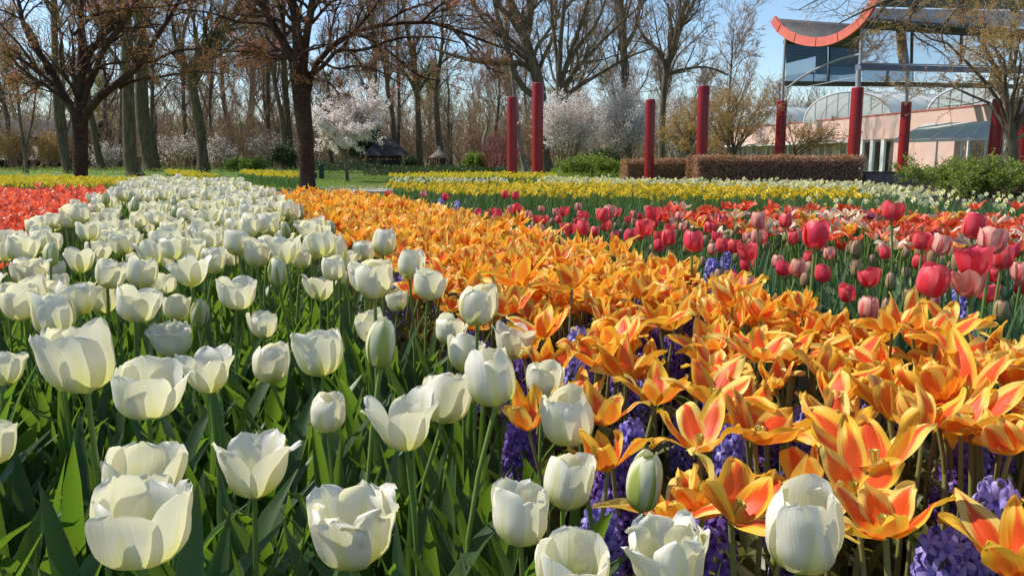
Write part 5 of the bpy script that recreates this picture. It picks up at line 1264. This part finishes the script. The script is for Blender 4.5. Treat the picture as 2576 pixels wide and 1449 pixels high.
# --- clipped beech hedges
def hedge(name,lab,x0,x1,y0,y1,h,n):
    base=np.array([(x0+x1)/2,(y0+y1)/2,0]); root=empty(name,tuple(base)); tag(root,lab,'hedge','clipped brown beech hedges')
    w=(x1-x0)/2; d=(y1-y0)/2
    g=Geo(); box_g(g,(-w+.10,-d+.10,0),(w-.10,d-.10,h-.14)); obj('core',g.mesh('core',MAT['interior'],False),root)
    C=rng.uniform(-1,1,(n,3)); f=rng.random(n); dep=np.abs(rng.normal(0,.05,n))
    C[:,0]*=w;C[:,1]*=d;C[:,2]=(C[:,2]+1)/2*h
    a=f<.5; C[a,1]=-d+dep[a]; b=(f>=.5)&(f<.75); C[b,2]=h-dep[b]; c=(f>=.75)&(f<.84); C[c,0]=-w+dep[c]; e=(f>=.84)&(f<.93); C[e,0]=w-dep[e]; k=f>=.93; C[k,1]=d-dep[k]
    C[:,2]+=(.022*np.sin(C[:,0]*3.1+1)+.018*np.sin(C[:,0]*7.3)+.012*np.sin(C[:,0]*17))*(C[:,2]/h)**2; C+=rng.normal(0,.026,C.shape); q_=rng.random(n)<.03; C[q_,2]+=rng.uniform(0,.09,q_.sum())*(C[q_,2]/h); C[:,2]=np.maximum(C[:,2],.02)
    g=Geo(); card_geo(g,C,.046,1.5); o=obj('foliage',g.mesh('foliage',MAT['hedge_leaf'],False),root); o['kind']='stuff'
    # woody stems inside
    m=60; S=np.stack([rng.uniform(-w+.05,w-.05,m),np.full(m,-d+.08),np.zeros(m)],1); P=S[:,None]+np.linspace(0,1,5)[None,:,None]*np.array([0,0,h*.97])+rng.normal(0,.02,(m,5,3)); g=Geo(); g.add(*tubes(P,np.full((m,5),.007),4)); o=obj('stems',g.mesh('stems',MAT['twig']),root); o['kind']='stuff'
def X(px,Y): return (px-1288)/FPX*Y*1.0/ (1.0)  # lateral place of a column at depth Y near the horizon
CY=lambda px,py,Y: at_y(px,py,Y)
hb=24.6
hedge('beech_hedge','long clipped brown beech hedge in front, ending right of the tallest gallery pole',CY(1752,430,hb)[0],CY(2172,430,hb)[0],hb,hb+1.5,CY(1900,394,hb)[2],26000)
ha=26.6
hedge('beech_hedge','lower brown beech hedge set back to the left behind the third red pole',CY(1573,430,ha)[0],CY(1775,430,ha)[0],ha,ha+1.3,CY(1600,402,ha)[2],12000)
# ------------------------------------------------------------------ red poles
def pole(lab,pxb,pxt,ptop,w,Y):
    top=at_y(pxt,ptop,Y); x=top[0]; h=top[2]; r=w*.5/FPX*Y
    root=empty('red_pole',(float(x),float(Y),0),rr(0,6)); tag(root,lab,'pole','thick red painted poles')
    P=np.zeros((1,5,3)); P[0,:,2]=[0,.02,h*.5,h-.03,h]; R=np.array([[r,r,r,r,r*.965]])
    g=Geo(); g.add(*tubes(P,R,28)); obj('shaft',g.mesh('shaft',MAT['red_paint']),root)
    P=np.zeros((1,4,3)); P[0,:,2]=[h-.004,h+.012,h+.016,h+.017]; R=np.array([[r*.93,r*.93,r*.85,.001]])
    g=Geo(); g.add(*tubes(P,R,28)); obj('cap',g.mesh('cap',MAT['pole_cap']),root)
    return root,x,h,r
pole('shortest left red pole, leftmost of all, planted in the daffodils',0,1288,246,25,25.2)
pole('tall red pole just right of the leftmost one',0,1353,211,28,26.2)
pole('third red pole from the left, standing at the lower brown hedge',0,1637,252,24,25.9)
pole('fourth red pole from the left, tall, at the left end of the front hedge',0,1771,218,28,27.5)
p5=pole('red pole under the left corner column of the glass gallery',0,1968,255,25,31.5)
p6=pole('tall red pole carrying the near corner column of the glass gallery',0,2158,222,29,27.4)
p7=pole('red pole standing in front of the pale wall right of the tall gallery pole',0,2281,258,24,27.6)
p8=pole('shaded dark red pole behind the budding tree at the right',0,2514,250,30,27.0)
p9=pole('red pole cut by the right picture edge',0,2578,300,26,26.2)

# ------------------------------------------------------------------ glass gallery with the curved roof
gal=empty('glass_gallery',(float(p6[1]),27.4,0)); tag(gal,'raised glass gallery with a coral edged upswept roof standing on red poles','building')
def gpart(name,mat,fn,smooth=False,parent=gal):
    g=Geo(); fn(g); v=[a-np.array(parent.location if parent is gal else parent['o_'])[None] for a in g.v]; g.v=v; return obj(name,g.mesh(name,MAT[mat],smooth),parent)
def wp(px,py,Y): return Vector([float(a) for a in at_y(px,py,Y)])
def quad_panel(g,a,b,c,d,th=.012):
    a,b,c,d=map(Vector,(a,b,c,d)); n=(b-a).cross(d-a).normalized()*th
    v=[tuple(p) for p in(a,b,c,d,a+n,b+n,c+n,d+n)]
    g.add(v,[(0,1,2,3),(7,6,5,4),(0,4,5,1),(1,5,6,2),(2,6,7,3),(3,7,4,0)])
YN=27.4
xs0=wp(2165,100,YN).x
def bx(px,py,dirx=1): # on the box face: the face recedes a little to the right
    x=(px-1288)/FPX; Y=YN
    for _ in range(6): X_=at_y(px,py,Y)[0]; Y=YN+(X_-xs0)*.37
    return wp(px,py,Y)
# columns above the red poles
gpart('column','grey_metal',lambda g:g.add(*tubes(np.array([[list(wp(2158,226,YN)),list(wp(2160,178,YN))]]),np.array([[.085,.085]]),12)),True)
gpart('column','grey_metal',lambda g:g.add(*tubes(np.array([[list(wp(2163,180,YN-.02)),list(wp(2170,22,YN-.02))]]),np.array([[.05,.05]]),10)),True)
YL=31.5
gpart('column','grey_metal',lambda g:g.add(*tubes(np.array([[list(wp(1968,258,YL)),list(wp(1970,205,YL))]]),np.array([[.06,.06]]),10)),True)
gpart('column','grey_metal',lambda g:g.add(*tubes(np.array([[list(wp(1970,206,YL)),list(wp(1976,96,YL))]]),np.array([[.05,.05]]),10)),True)
gpart('column','grey_metal',lambda g:g.add(*tubes(np.array([[list(wp(2281,262,27.6)),list(wp(2284,180,27.6))]]),np.array([[.05,.05]]),10)),True)
# far left section: floor beam, panes, mullions, soffit
YS=31.5
xl0=wp(1975,100,YS).x
def fl(px,py):
    Y=YS
    for _ in range(8): Y=YS+(at_y(px,py,Y)[0]-xl0)*.30
    return wp(px,py,Y)
gpart('floor_beam','dark_metal',lambda g:bar_g(g,fl(1970,211),fl(2330,214),.20,.17))
gpart('floor_beam','dark_metal',lambda g:bar_g(g,fl(2330,214),fl(2620,220),.20,.17))
for a,b in((1977,2082),(2086,2166),(2168,2230),(2232,2300),(2302,2400)):
    gpart('pane','window_glass',lambda g:quad_panel(g,fl(a,206),fl(b,206),fl(b,112 if b<2170 else 174),fl(a,112 if a<2167 else 174)))
for a in(2084,2231):
    gpart('mullion','dark_metal',lambda g:bar_g(g,fl(a,206)-Vector((0,.03,0)),fl(a+2,112 if a<2170 else 176)-Vector((0,.03,0)),.05,.07))
gpart('head_beam','roof_metal',lambda g:bar_g(g,fl(1974,106),fl(2168,112),.18,.16))
# curved brace
def brace(g):
    pts=[wp(x,y,27.5+(2168-x)*.021) for x,y in((1980,222),(2010,200),(2050,176),(2100,154),(2140,142),(2168,137))]
    P=smooth_line(np.array([list(p) for p in pts]),14)[None]; g.add(*tubes(P,np.full((1,14),.04),8))
gpart('curved_brace','grey_metal',brace,True)
gpart('tie_rod','grey_metal',lambda g:g.add(*tubes(np.array([[list(wp(2030,219,30.3)),list(wp(2168,192,27.5))]]),np.full((1,2),.016),6)),True)
# box: panes with mullions
tops=[(2172,57),(2295,61),(2420,65),(2545,69),(2680,73)]; bots=[(2166,159),(2293,161),(2417,163),(2541,166),(2676,169)]
for i in range(4):
    gpart('pane','window_glass',lambda g:quad_panel(g,bx(bots[i][0]+2,bots[i][1]),bx(bots[i+1][0]-2,bots[i+1][1]),bx(tops[i+1][0]-2,tops[i+1][1]),bx(tops[i][0]+2,tops[i][1])))
for i in range(1,5):
    gpart('mullion','dark_metal',lambda g:bar_g(g,bx(*bots[i])-Vector((0,.03,0)),bx(*tops[i])-Vector((0,.03,0)),.045,.07))
gpart('sill_beam','blue_metal',lambda g:bar_g(g,bx(2158,170)-Vector((0,.02,0)),bx(2680,182)-Vector((0,.02,0)),.26,.17))
gpart('sill_rail','grey_metal',lambda g:bar_g(g,bx(2158,161)-Vector((0,.10,0)),bx(2680,172)-Vector((0,.10,0)),.10,.035))
gpart('head_panel','grey_panel',lambda g:quad_panel(g,bx(2171,56),bx(2680,72),bx(2680,32),bx(2171,22),.05))
gpart('end_pane','window_glass',lambda g:quad_panel(g,bx(2166,159),wp(2166,163,YN+3.5),wp(2172,64,YN+3.5),bx(2172,57)))
# room inside, seen dimly through the glass
def inside_box(g):
    a=bx(2175,160);b=bx(2670,170); 
    box_g(g,(a.x+.3,a.y+3.2,a.z+.1),(b.x,a.y+3.4,a.z+2.0))
# curved roof: a trough swept up to the right; fascia at its front edge
arc=[(1943,50),(1958,72),(1985,92),(2020,104),(2060,107),(2100,98),(2140,75),(2172,44),(2198,0),(2216,-50),(2225,-95)]
YF=27.0
A=smooth_line(np.array([list(wp(x,y,58.46/(1+(x-1288)/2051/.37))) for x,y in arc]),30)
AX=np.array([.938,.347,0.0])
def roof_shell(g,off0,off1,start,back):
    n=len(A); t=np.gradient(A,axis=0); t/=np.linalg.norm(t,axis=1,keepdims=True); nr=np.cross(t,AX); nr/=np.linalg.norm(nr,axis=1,keepdims=True)
    if nr[n//2,2]<0: nr=-nr
    V=[]
    for yy in (start,start+back):
        for off in(off0,off1): V.append(A+nr*off+AX*yy)
    V=np.array(V); i=np.arange(4*n).reshape(4,n); q=[]
    for a,b in((0,1),(1,3),(3,2),(2,0)): q.append(np.stack([i[a,:-1],i[a,1:],i[b,1:],i[b,:-1]],-1))
    q=np.concatenate(q+[np.array([[i[0,0],i[1,0],i[3,0],i[2,0]],[i[0,-1],i[1,-1],i[3,-1],i[2,-1]]])])
    g.add(V.reshape(-1,3),q)
AF=A
for k in range(3,29,4):
    def seam(g,k=k):
        t=AF[k+1]-AF[k-1]; t=t/np.linalg.norm(t); nrm=np.cross(t,AX); nrm/=np.linalg.norm(nrm); nrm=nrm if nrm[2]>0 else -nrm; p=AF[k]-AX*.012; bar_g(g,p-nrm*.14,p+nrm*.16,.012,.02)
    gpart('joint','fascia_joint',seam)
gpart('fascia','coral_fascia',lambda g:roof_shell(g,-.14,.16,0,.10))
pxA=np.array([proj(p)[0] for p in A]); A=A[pxA<2176]
gpart('curved_roof','roof_metal',lambda g:roof_shell(g,-.02,.06,.105,7.5),True)
gpart('roof_soffit','roof_under',lambda g:roof_shell(g,-.10,-.025,.105,7.4),True)
for k in range(6,len(A)-1):
    def rib(g,k=k):
        t=A[min(k+1,len(A)-1)]-A[k-1]; t=t/np.linalg.norm(t); nrm=np.cross(t,AX); nrm=nrm if nrm[2]>0 else -nrm; p=A[k]-nrm*.115; bar_g(g,p+AX*.12,p+AX*7.3,.022,.022)
    gpart('rib','dark_metal',rib)
# upper green roof band with zigzag edge
def upper(g):
    quad_panel(g,bx(2200,21)+Vector((0,-.08,.02)),bx(2690,31)+Vector((0,-.08,.02)),bx(2690,-60)+Vector((0,-.08,0)),bx(2215,-60)+Vector((0,-.08,0)),.06)
gpart('upper_roof','roof_under',upper)
for a in(2300,2425,2550):
    def tri(g,a=a):
        c=bx(a,24)+Vector((0,-.22,0)); v=[tuple(c+Vector(p)) for p in((-.22,0,.02),(.22,0,.02),(.02,0,-.14),(-.02,0,-.14),(-.22,.2,.02),(.22,.2,.02),(.02,.2,-.14),(-.02,.2,-.14))]
        g.add(v,[(0,3,2,1),(4,5,6,7),(0,1,5,4),(1,2,6,5),(2,3,7,6),(3,0,4,7)])
    gpart('rafter_end','roof_under',tri)

# ------------------------------------------------------------------ low pink building with barrel glass roofs
wa_=Vector((15.9,60,0)); wb_=Vector((18.9,32.0,0)); 
low=empty('pink_building',tuple((wa_+wb_)/2)); low['o_']=list((wa_+wb_)/2); tag(low,'low pink rendered building with white barrel vaulted glasshouse roofs behind the hedge','building')
def lp(name,mat,fn,smooth=False): return gpart(name,mat,fn,smooth,low)
def wl_(f,z,off=0.0):  # a point along the wall
    p=wa_.lerp(wb_,f); n=Vector((-(wb_-wa_).y,(wb_-wa_).x,0)).normalized(); 
    return Vector((p.x,p.y,z))-n*off
HT=2.86
def wallbox(g,f0,f1,z0,z1,t=.3,o=0.0):
    a=wl_(f0,z0,o);b=wl_(f1,z0,o);a2=wl_(f0,z0,o-t);b2=wl_(f1,z0,o-t)
    v=[tuple(p) for p in(a,b,b2,a2)]+[tuple(p+Vector((0,0,z1-z0))) for p in(a,b,b2,a2)]
    g.add(v,[(0,3,2,1),(4,5,6,7),(0,1,5,4),(1,2,6,5),(2,3,7,6),(3,0,4,7)])
sg=1 if (Vector((0,0,0))-wa_).dot(Vector((-(wb_-wa_).y,(wb_-wa_).x,0)))<0 else -1
lp('parapet','pink_render',lambda g:wallbox(g,0,1.25,1.72,HT,.3))
lp('coping','red_coping',lambda g:wallbox(g,-.002,1.252,HT+.002,HT+.06,.36,.03))
lp('canopy_edge','white_frame',lambda g:wallbox(g,0,.62,1.60,1.715,.9,.5))
for i in range(11):
    f0=.02+i*.085
    if f0>.60: break
    lp('pier','pink_render',lambda g:wallbox(g,f0,f0+.018,0,1.715,.28))
    lp('window','clear_glass',lambda g:wallbox(g,f0+.02,f0+.083,.35,1.70,.02,-.1))
    lp('window_frame','white_frame',lambda g:(wallbox(g,f0+.019,f0+.024,.33,1.71,.06,-.05),wallbox(g,f0+.050,f0+.054,.35,1.70,.06,-.05),wallbox(g,f0+.0245,f0+.0495,.30,.36,.06,-.05)))
lp('wall','pink_render',lambda g:wallbox(g,.74,.90,0,1.715,.3))
lp('doorway','interior',lambda g:wallbox(g,0,.74,0,1.71,.1,-3.2))
lp('doorway','interior',lambda g:wallbox(g,.90,1.25,0,1.71,.1,-3.2))
for f in(.63,.665,.70): lp('door_frame','pale_bark' if False else 'white_frame',lambda g:wallbox(g,f,f+.010,0,1.70,.12,.0))
for f in(.642,.677): lp('door','clear_glass',lambda g:wallbox(g,f,f+.021,.05,1.66,.02,-.05))
for f in(.93,1.0,1.08): 
    lp('window','clear_glass',lambda g:wallbox(g,f,f+.066,.3,1.68,.02,-.15))
    lp('window_frame','white_frame',lambda g:wallbox(g,f-.004,f-.001,.1,1.70,.1,-.05))
# barrel roofs
def barrel(name_i,cpx,apy,wpx,spy,Y,length,ax=(.90,.44),ribs=7):
    """glazed arch end plus a vault running back to the right"""
    c=wp(cpx,spy,Y); h=wp(cpx,apy,Y).z-c.z; hw=wpx*.5/FPX*Y
    ax=Vector((ax[0],ax[1],0)).normalized(); e=Vector((ax.y*.0+1,0,0)); e=Vector((ax.y,-ax.x,0)).normalized(); e=(Vector((1,0,0))*.9+e*.45).normalized()
    hw=hw/max(.3,abs(e.x))
    n=17; th=np.linspace(0,math.pi,n); prof=[c+e*(-math.cos(t)*hw)+Vector((0,0,math.sin(t)**.85*h)) for t in th]
    def vault(g):
        V=[tuple(p) for p in prof]+[tuple(p+ax*length) for p in prof]
        q=[(i,i+1,n+i+1,n+i) for i in range(n-1)]
        g.add(V,q)
    lp('vault','frosted_glass',vault,True)
    def rim(g):
        P=np.array([[list(p-ax*.05) for p in prof]]); g.add(*tubes(P,np.full((1,n),.06),6))
    lp('arch_rim','white_frame',rim,True)
    for k in range(1,ribs+1):
        f=k/(ribs+1); t=math.acos(1-2*f); zt=math.sin(t)**.85*h; p=c+e*((2*f-1)*hw)
        lp('glazing_bar','white_frame',lambda g:bar_g(g,p-ax*.03,p+Vector((0,0,zt))-ax*.03,.045,.045))
    def endg(g):
        V=[tuple(p) for p in prof]+[tuple(Vector((p.x,p.y,c.z))) for p in prof]; g.add(V,[(i,i+1,n+i+1,n+i) for i in range(n-1)])
    lp('arch_pane','clear_glass',endg)
    lp('ridge_rail','white_frame',lambda g:bar_g(g,c+Vector((0,0,h+.05)),c+Vector((0,0,h+.05))+ax*length,.08,.08))
    # vault ribs
    for k in range(1,int(length/1.2)):
        def vr(g,k=k): g.add(*tubes(np.array([[list(p+ax*(k*1.2)+Vector((0,0,.02))) for p in prof]]),np.full((1,n),.022),4))
        lp('vault_rib','white_frame',vr,True)
barrel(0,2133,232,190,312,46,9.5)
barrel(1,1905,268,110,335,62,10.0,ribs=5)
barrel(2,2445,215,190,300,38,8.0)
# canopy at the right on thin posts
can=empty('glass_canopy',tuple(wp(2400,430,30).xy)+(0,)); tag(can,'white framed glass canopy on thin posts before the pink building at the right','canopy'); can['o_']=list(can.location)
def cp(name,mat,fn,smooth=False): return gpart(name,mat,fn,smooth,can)
cA=wp(2248,352,29.5); cB=wp(2600,342,27.5); cC=wp(2600,300,31.5); cD=wp(2330,312,33.5)
for i in range(7):
    a=i/7; b=(i+1)/7-.006
    cp('glass_panel','frosted_glass',lambda g:g.add([tuple(p) for p in(cA.lerp(cB,a),cA.lerp(cB,b),cD.lerp(cC,b),cD.lerp(cC,a))],[(0,1,2,3)]))
    cp('rafter','white_frame',lambda g:bar_g(g,cA.lerp(cB,a)-Vector((0,0,.03)),cD.lerp(cC,a)-Vector((0,0,.03)),.05,.05))
cp('front_beam','white_frame',lambda g:bar_g(g,cA-Vector((0,.03,.06)),cB-Vector((0,.03,.06)),.08,.10))
for px,f in((2366,.33),(2430,.51),(2490,.68),(2560,.88)):
    q=cA.lerp(cB,f); cp('post','white_frame',lambda g:g.add(*tubes(np.array([[[q.x,q.y,0],[q.x,q.y,q.z-.08]]]),np.full((1,2),.035),8)),True)
# low brick wall right of the hedge
bw=empty('brick_wall',tuple(wp(2260,450,24.9).xy)+(0,)); tag(bw,'low dark brick wall between the brown hedge and the juniper','wall')
bz=wp(2260,432,24.9).z; bx0=wp(2178,440,24.9).x-bw.location.x; bx1=wp(2420,440,24.9).x-bw.location.x
g=Geo(); box_g(g,(bx0,.012,0),(bx1,.24,bz-.05)); obj('mortar_core',g.mesh('mortar_core',MAT['dark_metal'],False),bw)
brick_me=[]
for _ in range(3):
    g=Geo(); a=rr(.0,.004); box_g(g,(.004,-a,.004),(.206,.03,.061)); brick_me.append(g.mesh('brick',MAT['brick'],False))
nr=int((bz-.05)/.068); cnt=0
for r in range(nr):
    x=bx0-(.1 if r%2 else 0)
    while x<bx1-.2:
        if x>=bx0-.02 and cnt<295: obj('brick',brick_me[rng.integers(3)],bw,(x,0,r*.068)); cnt+=1
        x+=.213
g=Geo(); box_g(g,(bx0-.02,-.03,bz-.045),(bx1+.02,.27,bz)); obj('coping',g.mesh('coping',MAT['slate'],False),bw)

# ------------------------------------------------------------------ pavilion, kiosk, bins, bench, far houses
Yp=53.0
pav=empty('garden_pavilion',tuple(wp(965,425,Yp).xy)+(0,)); pav['o_']=list(pav.location); tag(pav,'black timber garden pavilion with steep dark roof behind the white blossom tree','pavilion')
def pp(name,mat,fn,smooth=False): return gpart(name,mat,fn,smooth,pav)
x0=wp(925,400,Yp).x;x1=wp(1008,400,Yp).x; zt=wp(960,392,Yp).z; za=wp(960,345,Yp).z
def roofp(g):
    e=.35; v=[(x0-e,Yp-e,zt),(x1+e,Yp-e,zt),(x1+e,Yp+2.4,zt),(x0-e,Yp+2.4,zt),(x0+.75,Yp+.9,za),(x1-.75,Yp+.9,za),(x1-.75,Yp+1.2,za),(x0+.75,Yp+1.2,za)]
    g.add(v,[(0,3,2,1),(4,5,6,7),(0,1,5,4),(1,2,6,5),(2,3,7,6),(3,0,4,7)])
pp('roof','slate',roofp)
for i in range(5):
    xx=x0+(x1-x0)*i/4
    pp('post','dark_wood',lambda g:box_g(g,(xx-.05,Yp-.05,0),(xx+.05,Yp+.05,zt-.005)))
    pp('post','dark_wood',lambda g:box_g(g,(xx-.05,Yp+2.0,0),(xx+.05,Yp+2.1,zt-.005)))
for z in(.25,.6): pp('rail','dark_wood',lambda g:box_g(g,(x0,Yp-.08,z),(x1,Yp-.055,z+.1)))
pp('parapet','dark_wood',lambda g:box_g(g,(x0,Yp-.03,0),(x1,Yp+.0,.62)))
pp('head_rail','dark_wood',lambda g:box_g(g,(x0,Yp-.09,zt-.16),(x1,Yp-.055,zt-.02)))
Yk=54.0
kio=empty('thatched_kiosk',tuple(wp(1105,425,Yk).xy)+(0,)); kio['o_']=list(kio.location); tag(kio,'little round kiosk with a conical thatched roof beyond the lawn','kiosk')
kx=wp(1105,400,Yk).x; ze=wp(1105,397,Yk).z; zp=wp(1105,374,Yk).z; rw=26/FPX*Yk
def kroof(g):
    P=np.array([[[kx,Yk,ze-.04],[kx,Yk,ze],[kx,Yk,ze+(zp-ze)*.35],[kx,Yk,ze+(zp-ze)*.75],[kx,Yk,zp]]]); g.add(*tubes(P,np.array([[rw*.9,rw,rw*.62,rw*.25,.04]]),20))
gpart('roof','thatch',kroof,True,kio)
gpart('finial','grey_metal',lambda g:g.add(*tubes(np.array([[[kx,Yk,zp-.05],[kx,Yk,zp+.08],[kx,Yk,zp+.14]]]),np.array([[.10,.09,.02]]),10)),True,kio)
for k in range(6):
    a=k*math.pi/3+.3; gpart('post','dark_wood',lambda g:g.add(*tubes(np.array([[[kx+math.cos(a)*rw*.55,Yk+math.sin(a)*rw*.55,0],[kx+math.cos(a)*rw*.55,Yk+math.sin(a)*rw*.55,ze]]]),np.full((1,2),.04),6)),True,kio)
def bin_(px,py0,py1,w,lab):
    Y=YZ(px,py0); b=at_z(px,py0); h=at_y(px,py1,Y)[2]; r=w*.5/FPX*Y
    root=empty('litter_bin',tuple(b)); tag(root,lab,'bin','green litter bins on the lawn')
    P=np.zeros((1,6,3)); P[0,:,2]=[0,.03,h*.5,h*.86,h*.87,h*.93]; g=Geo(); g.add(*tubes(P,np.array([[r*.8,r*.88,r*.94,r,r*1.05,r*1.05]]),14)); obj('body',g.mesh('body',MAT['bin_green']),root)
    P=np.zeros((1,4,3)); P[0,:,2]=[h*.932,h*.97,h,h+.004]; g=Geo(); g.add(*tubes(P,np.array([[r*1.02,r*.9,r*.5,.002]]),14)); obj('lid',g.mesh('lid',MAT['bin_green']),root)
bin_(809,452,413,14,'tall dark green litter bin on the lawn right of the middle dark cherry')
bin_(793,450,435,10,'low dark litter bin right against the middle dark cherry')
bin_(738,426,408,9,'dark bin at the foot of the mossy tree in the wood edge')
Yb=at_z(60,486)[1]
ben=empty('bench',tuple(at_z(30,486))); tag(ben,'dark brown wooden bench back at the left edge between scarlet and golden flowers','bench')
bl=ben.location
def bp(name,lo,hi): 
    g=Geo(); box_g(g,lo,hi); return obj(name,g.mesh(name,MAT['bench_wood'],False),ben)
xL=-1.0; xR=at_y(84,470,bl.y)[0]-bl.x; zt=at_y(40,462,bl.y)[2]
bp('back_rail',(xL,0,zt-.06),(xR,.035,zt)); bp('back_rail',(xL,0,zt-.16),(xR,.035,zt-.10))
bp('seat_slat',(xL,-.40,zt-.34),(xR,-.28,zt-.30)); bp('seat_slat',(xL,-.26,zt-.34),(xR,-.14,zt-.30)); bp('seat_slat',(xL,-.12,zt-.34),(xR,0-.01,zt-.30))
for x in(xR-.12,xL+.2,xR-.75): bp('leg',(x,-.38,0),(x+.06,-.32,zt-.345)); bp('leg',(x,.04,0),(x+.06,.10,zt-.02))
# dark timber house far left and a pale garden wall
def house(name,lab,pxa,pxb,ptop,peave,Y,m_wall,m_roof,depth=7,win=4):
    a=wp(pxa,peave,Y); b=wp(pxb,peave,Y); ztop=wp(pxa,ptop,Y).z
    root=empty(name,(a.x,Y,0)); tag(root,lab,'house')
    w=b.x-a.x; g=Geo(); box_g(g,(0,0,0),(w,depth,a.z)); obj('wall',g.mesh('wall',MAT[m_wall],False),root)
    g=Geo(); e=.4; g.add([(-e,-e,a.z+.003),(w+e,-e,a.z+.003),(w+e,depth+e,a.z+.003),(-e,depth+e,a.z+.003),(-e,depth*.45,ztop),(w+e,depth*.45,ztop),(w+e,depth*.55,ztop),(-e,depth*.55,ztop)],[(0,3,2,1),(4,5,6,7),(0,1,5,4),(1,2,6,5),(2,3,7,6),(3,0,4,7)]); obj('roof',g.mesh('roof',MAT[m_roof],False),root)
    for k in range(win):
        xx=w*(k+.5)/win; g=Geo(); box_g(g,(xx-.5,-.03,.7),(xx+.5,-.005,1.8)); f=obj('window',g.mesh('window',MAT['window_glass'],False),root)
        g=Geo(); box_g(g,(xx-.56,-.06,1.805),(xx+.56,-.005,1.88)); box_g(g,(xx-.56,-.06,.62),(xx+.56,-.005,.695)); obj('frame',g.mesh('frame',MAT['dark_wood'],False),f)
house('timber_house','long dark timber house with low grey roof half hidden behind trees at the far left',-260,190,298,345,66,'dark_wood','slate',8,6)
house('garden_shed','pale low shed glimpsed between the trunks left of the beech pair',232,318,396,404,64,'grey_panel','slate',3,1)
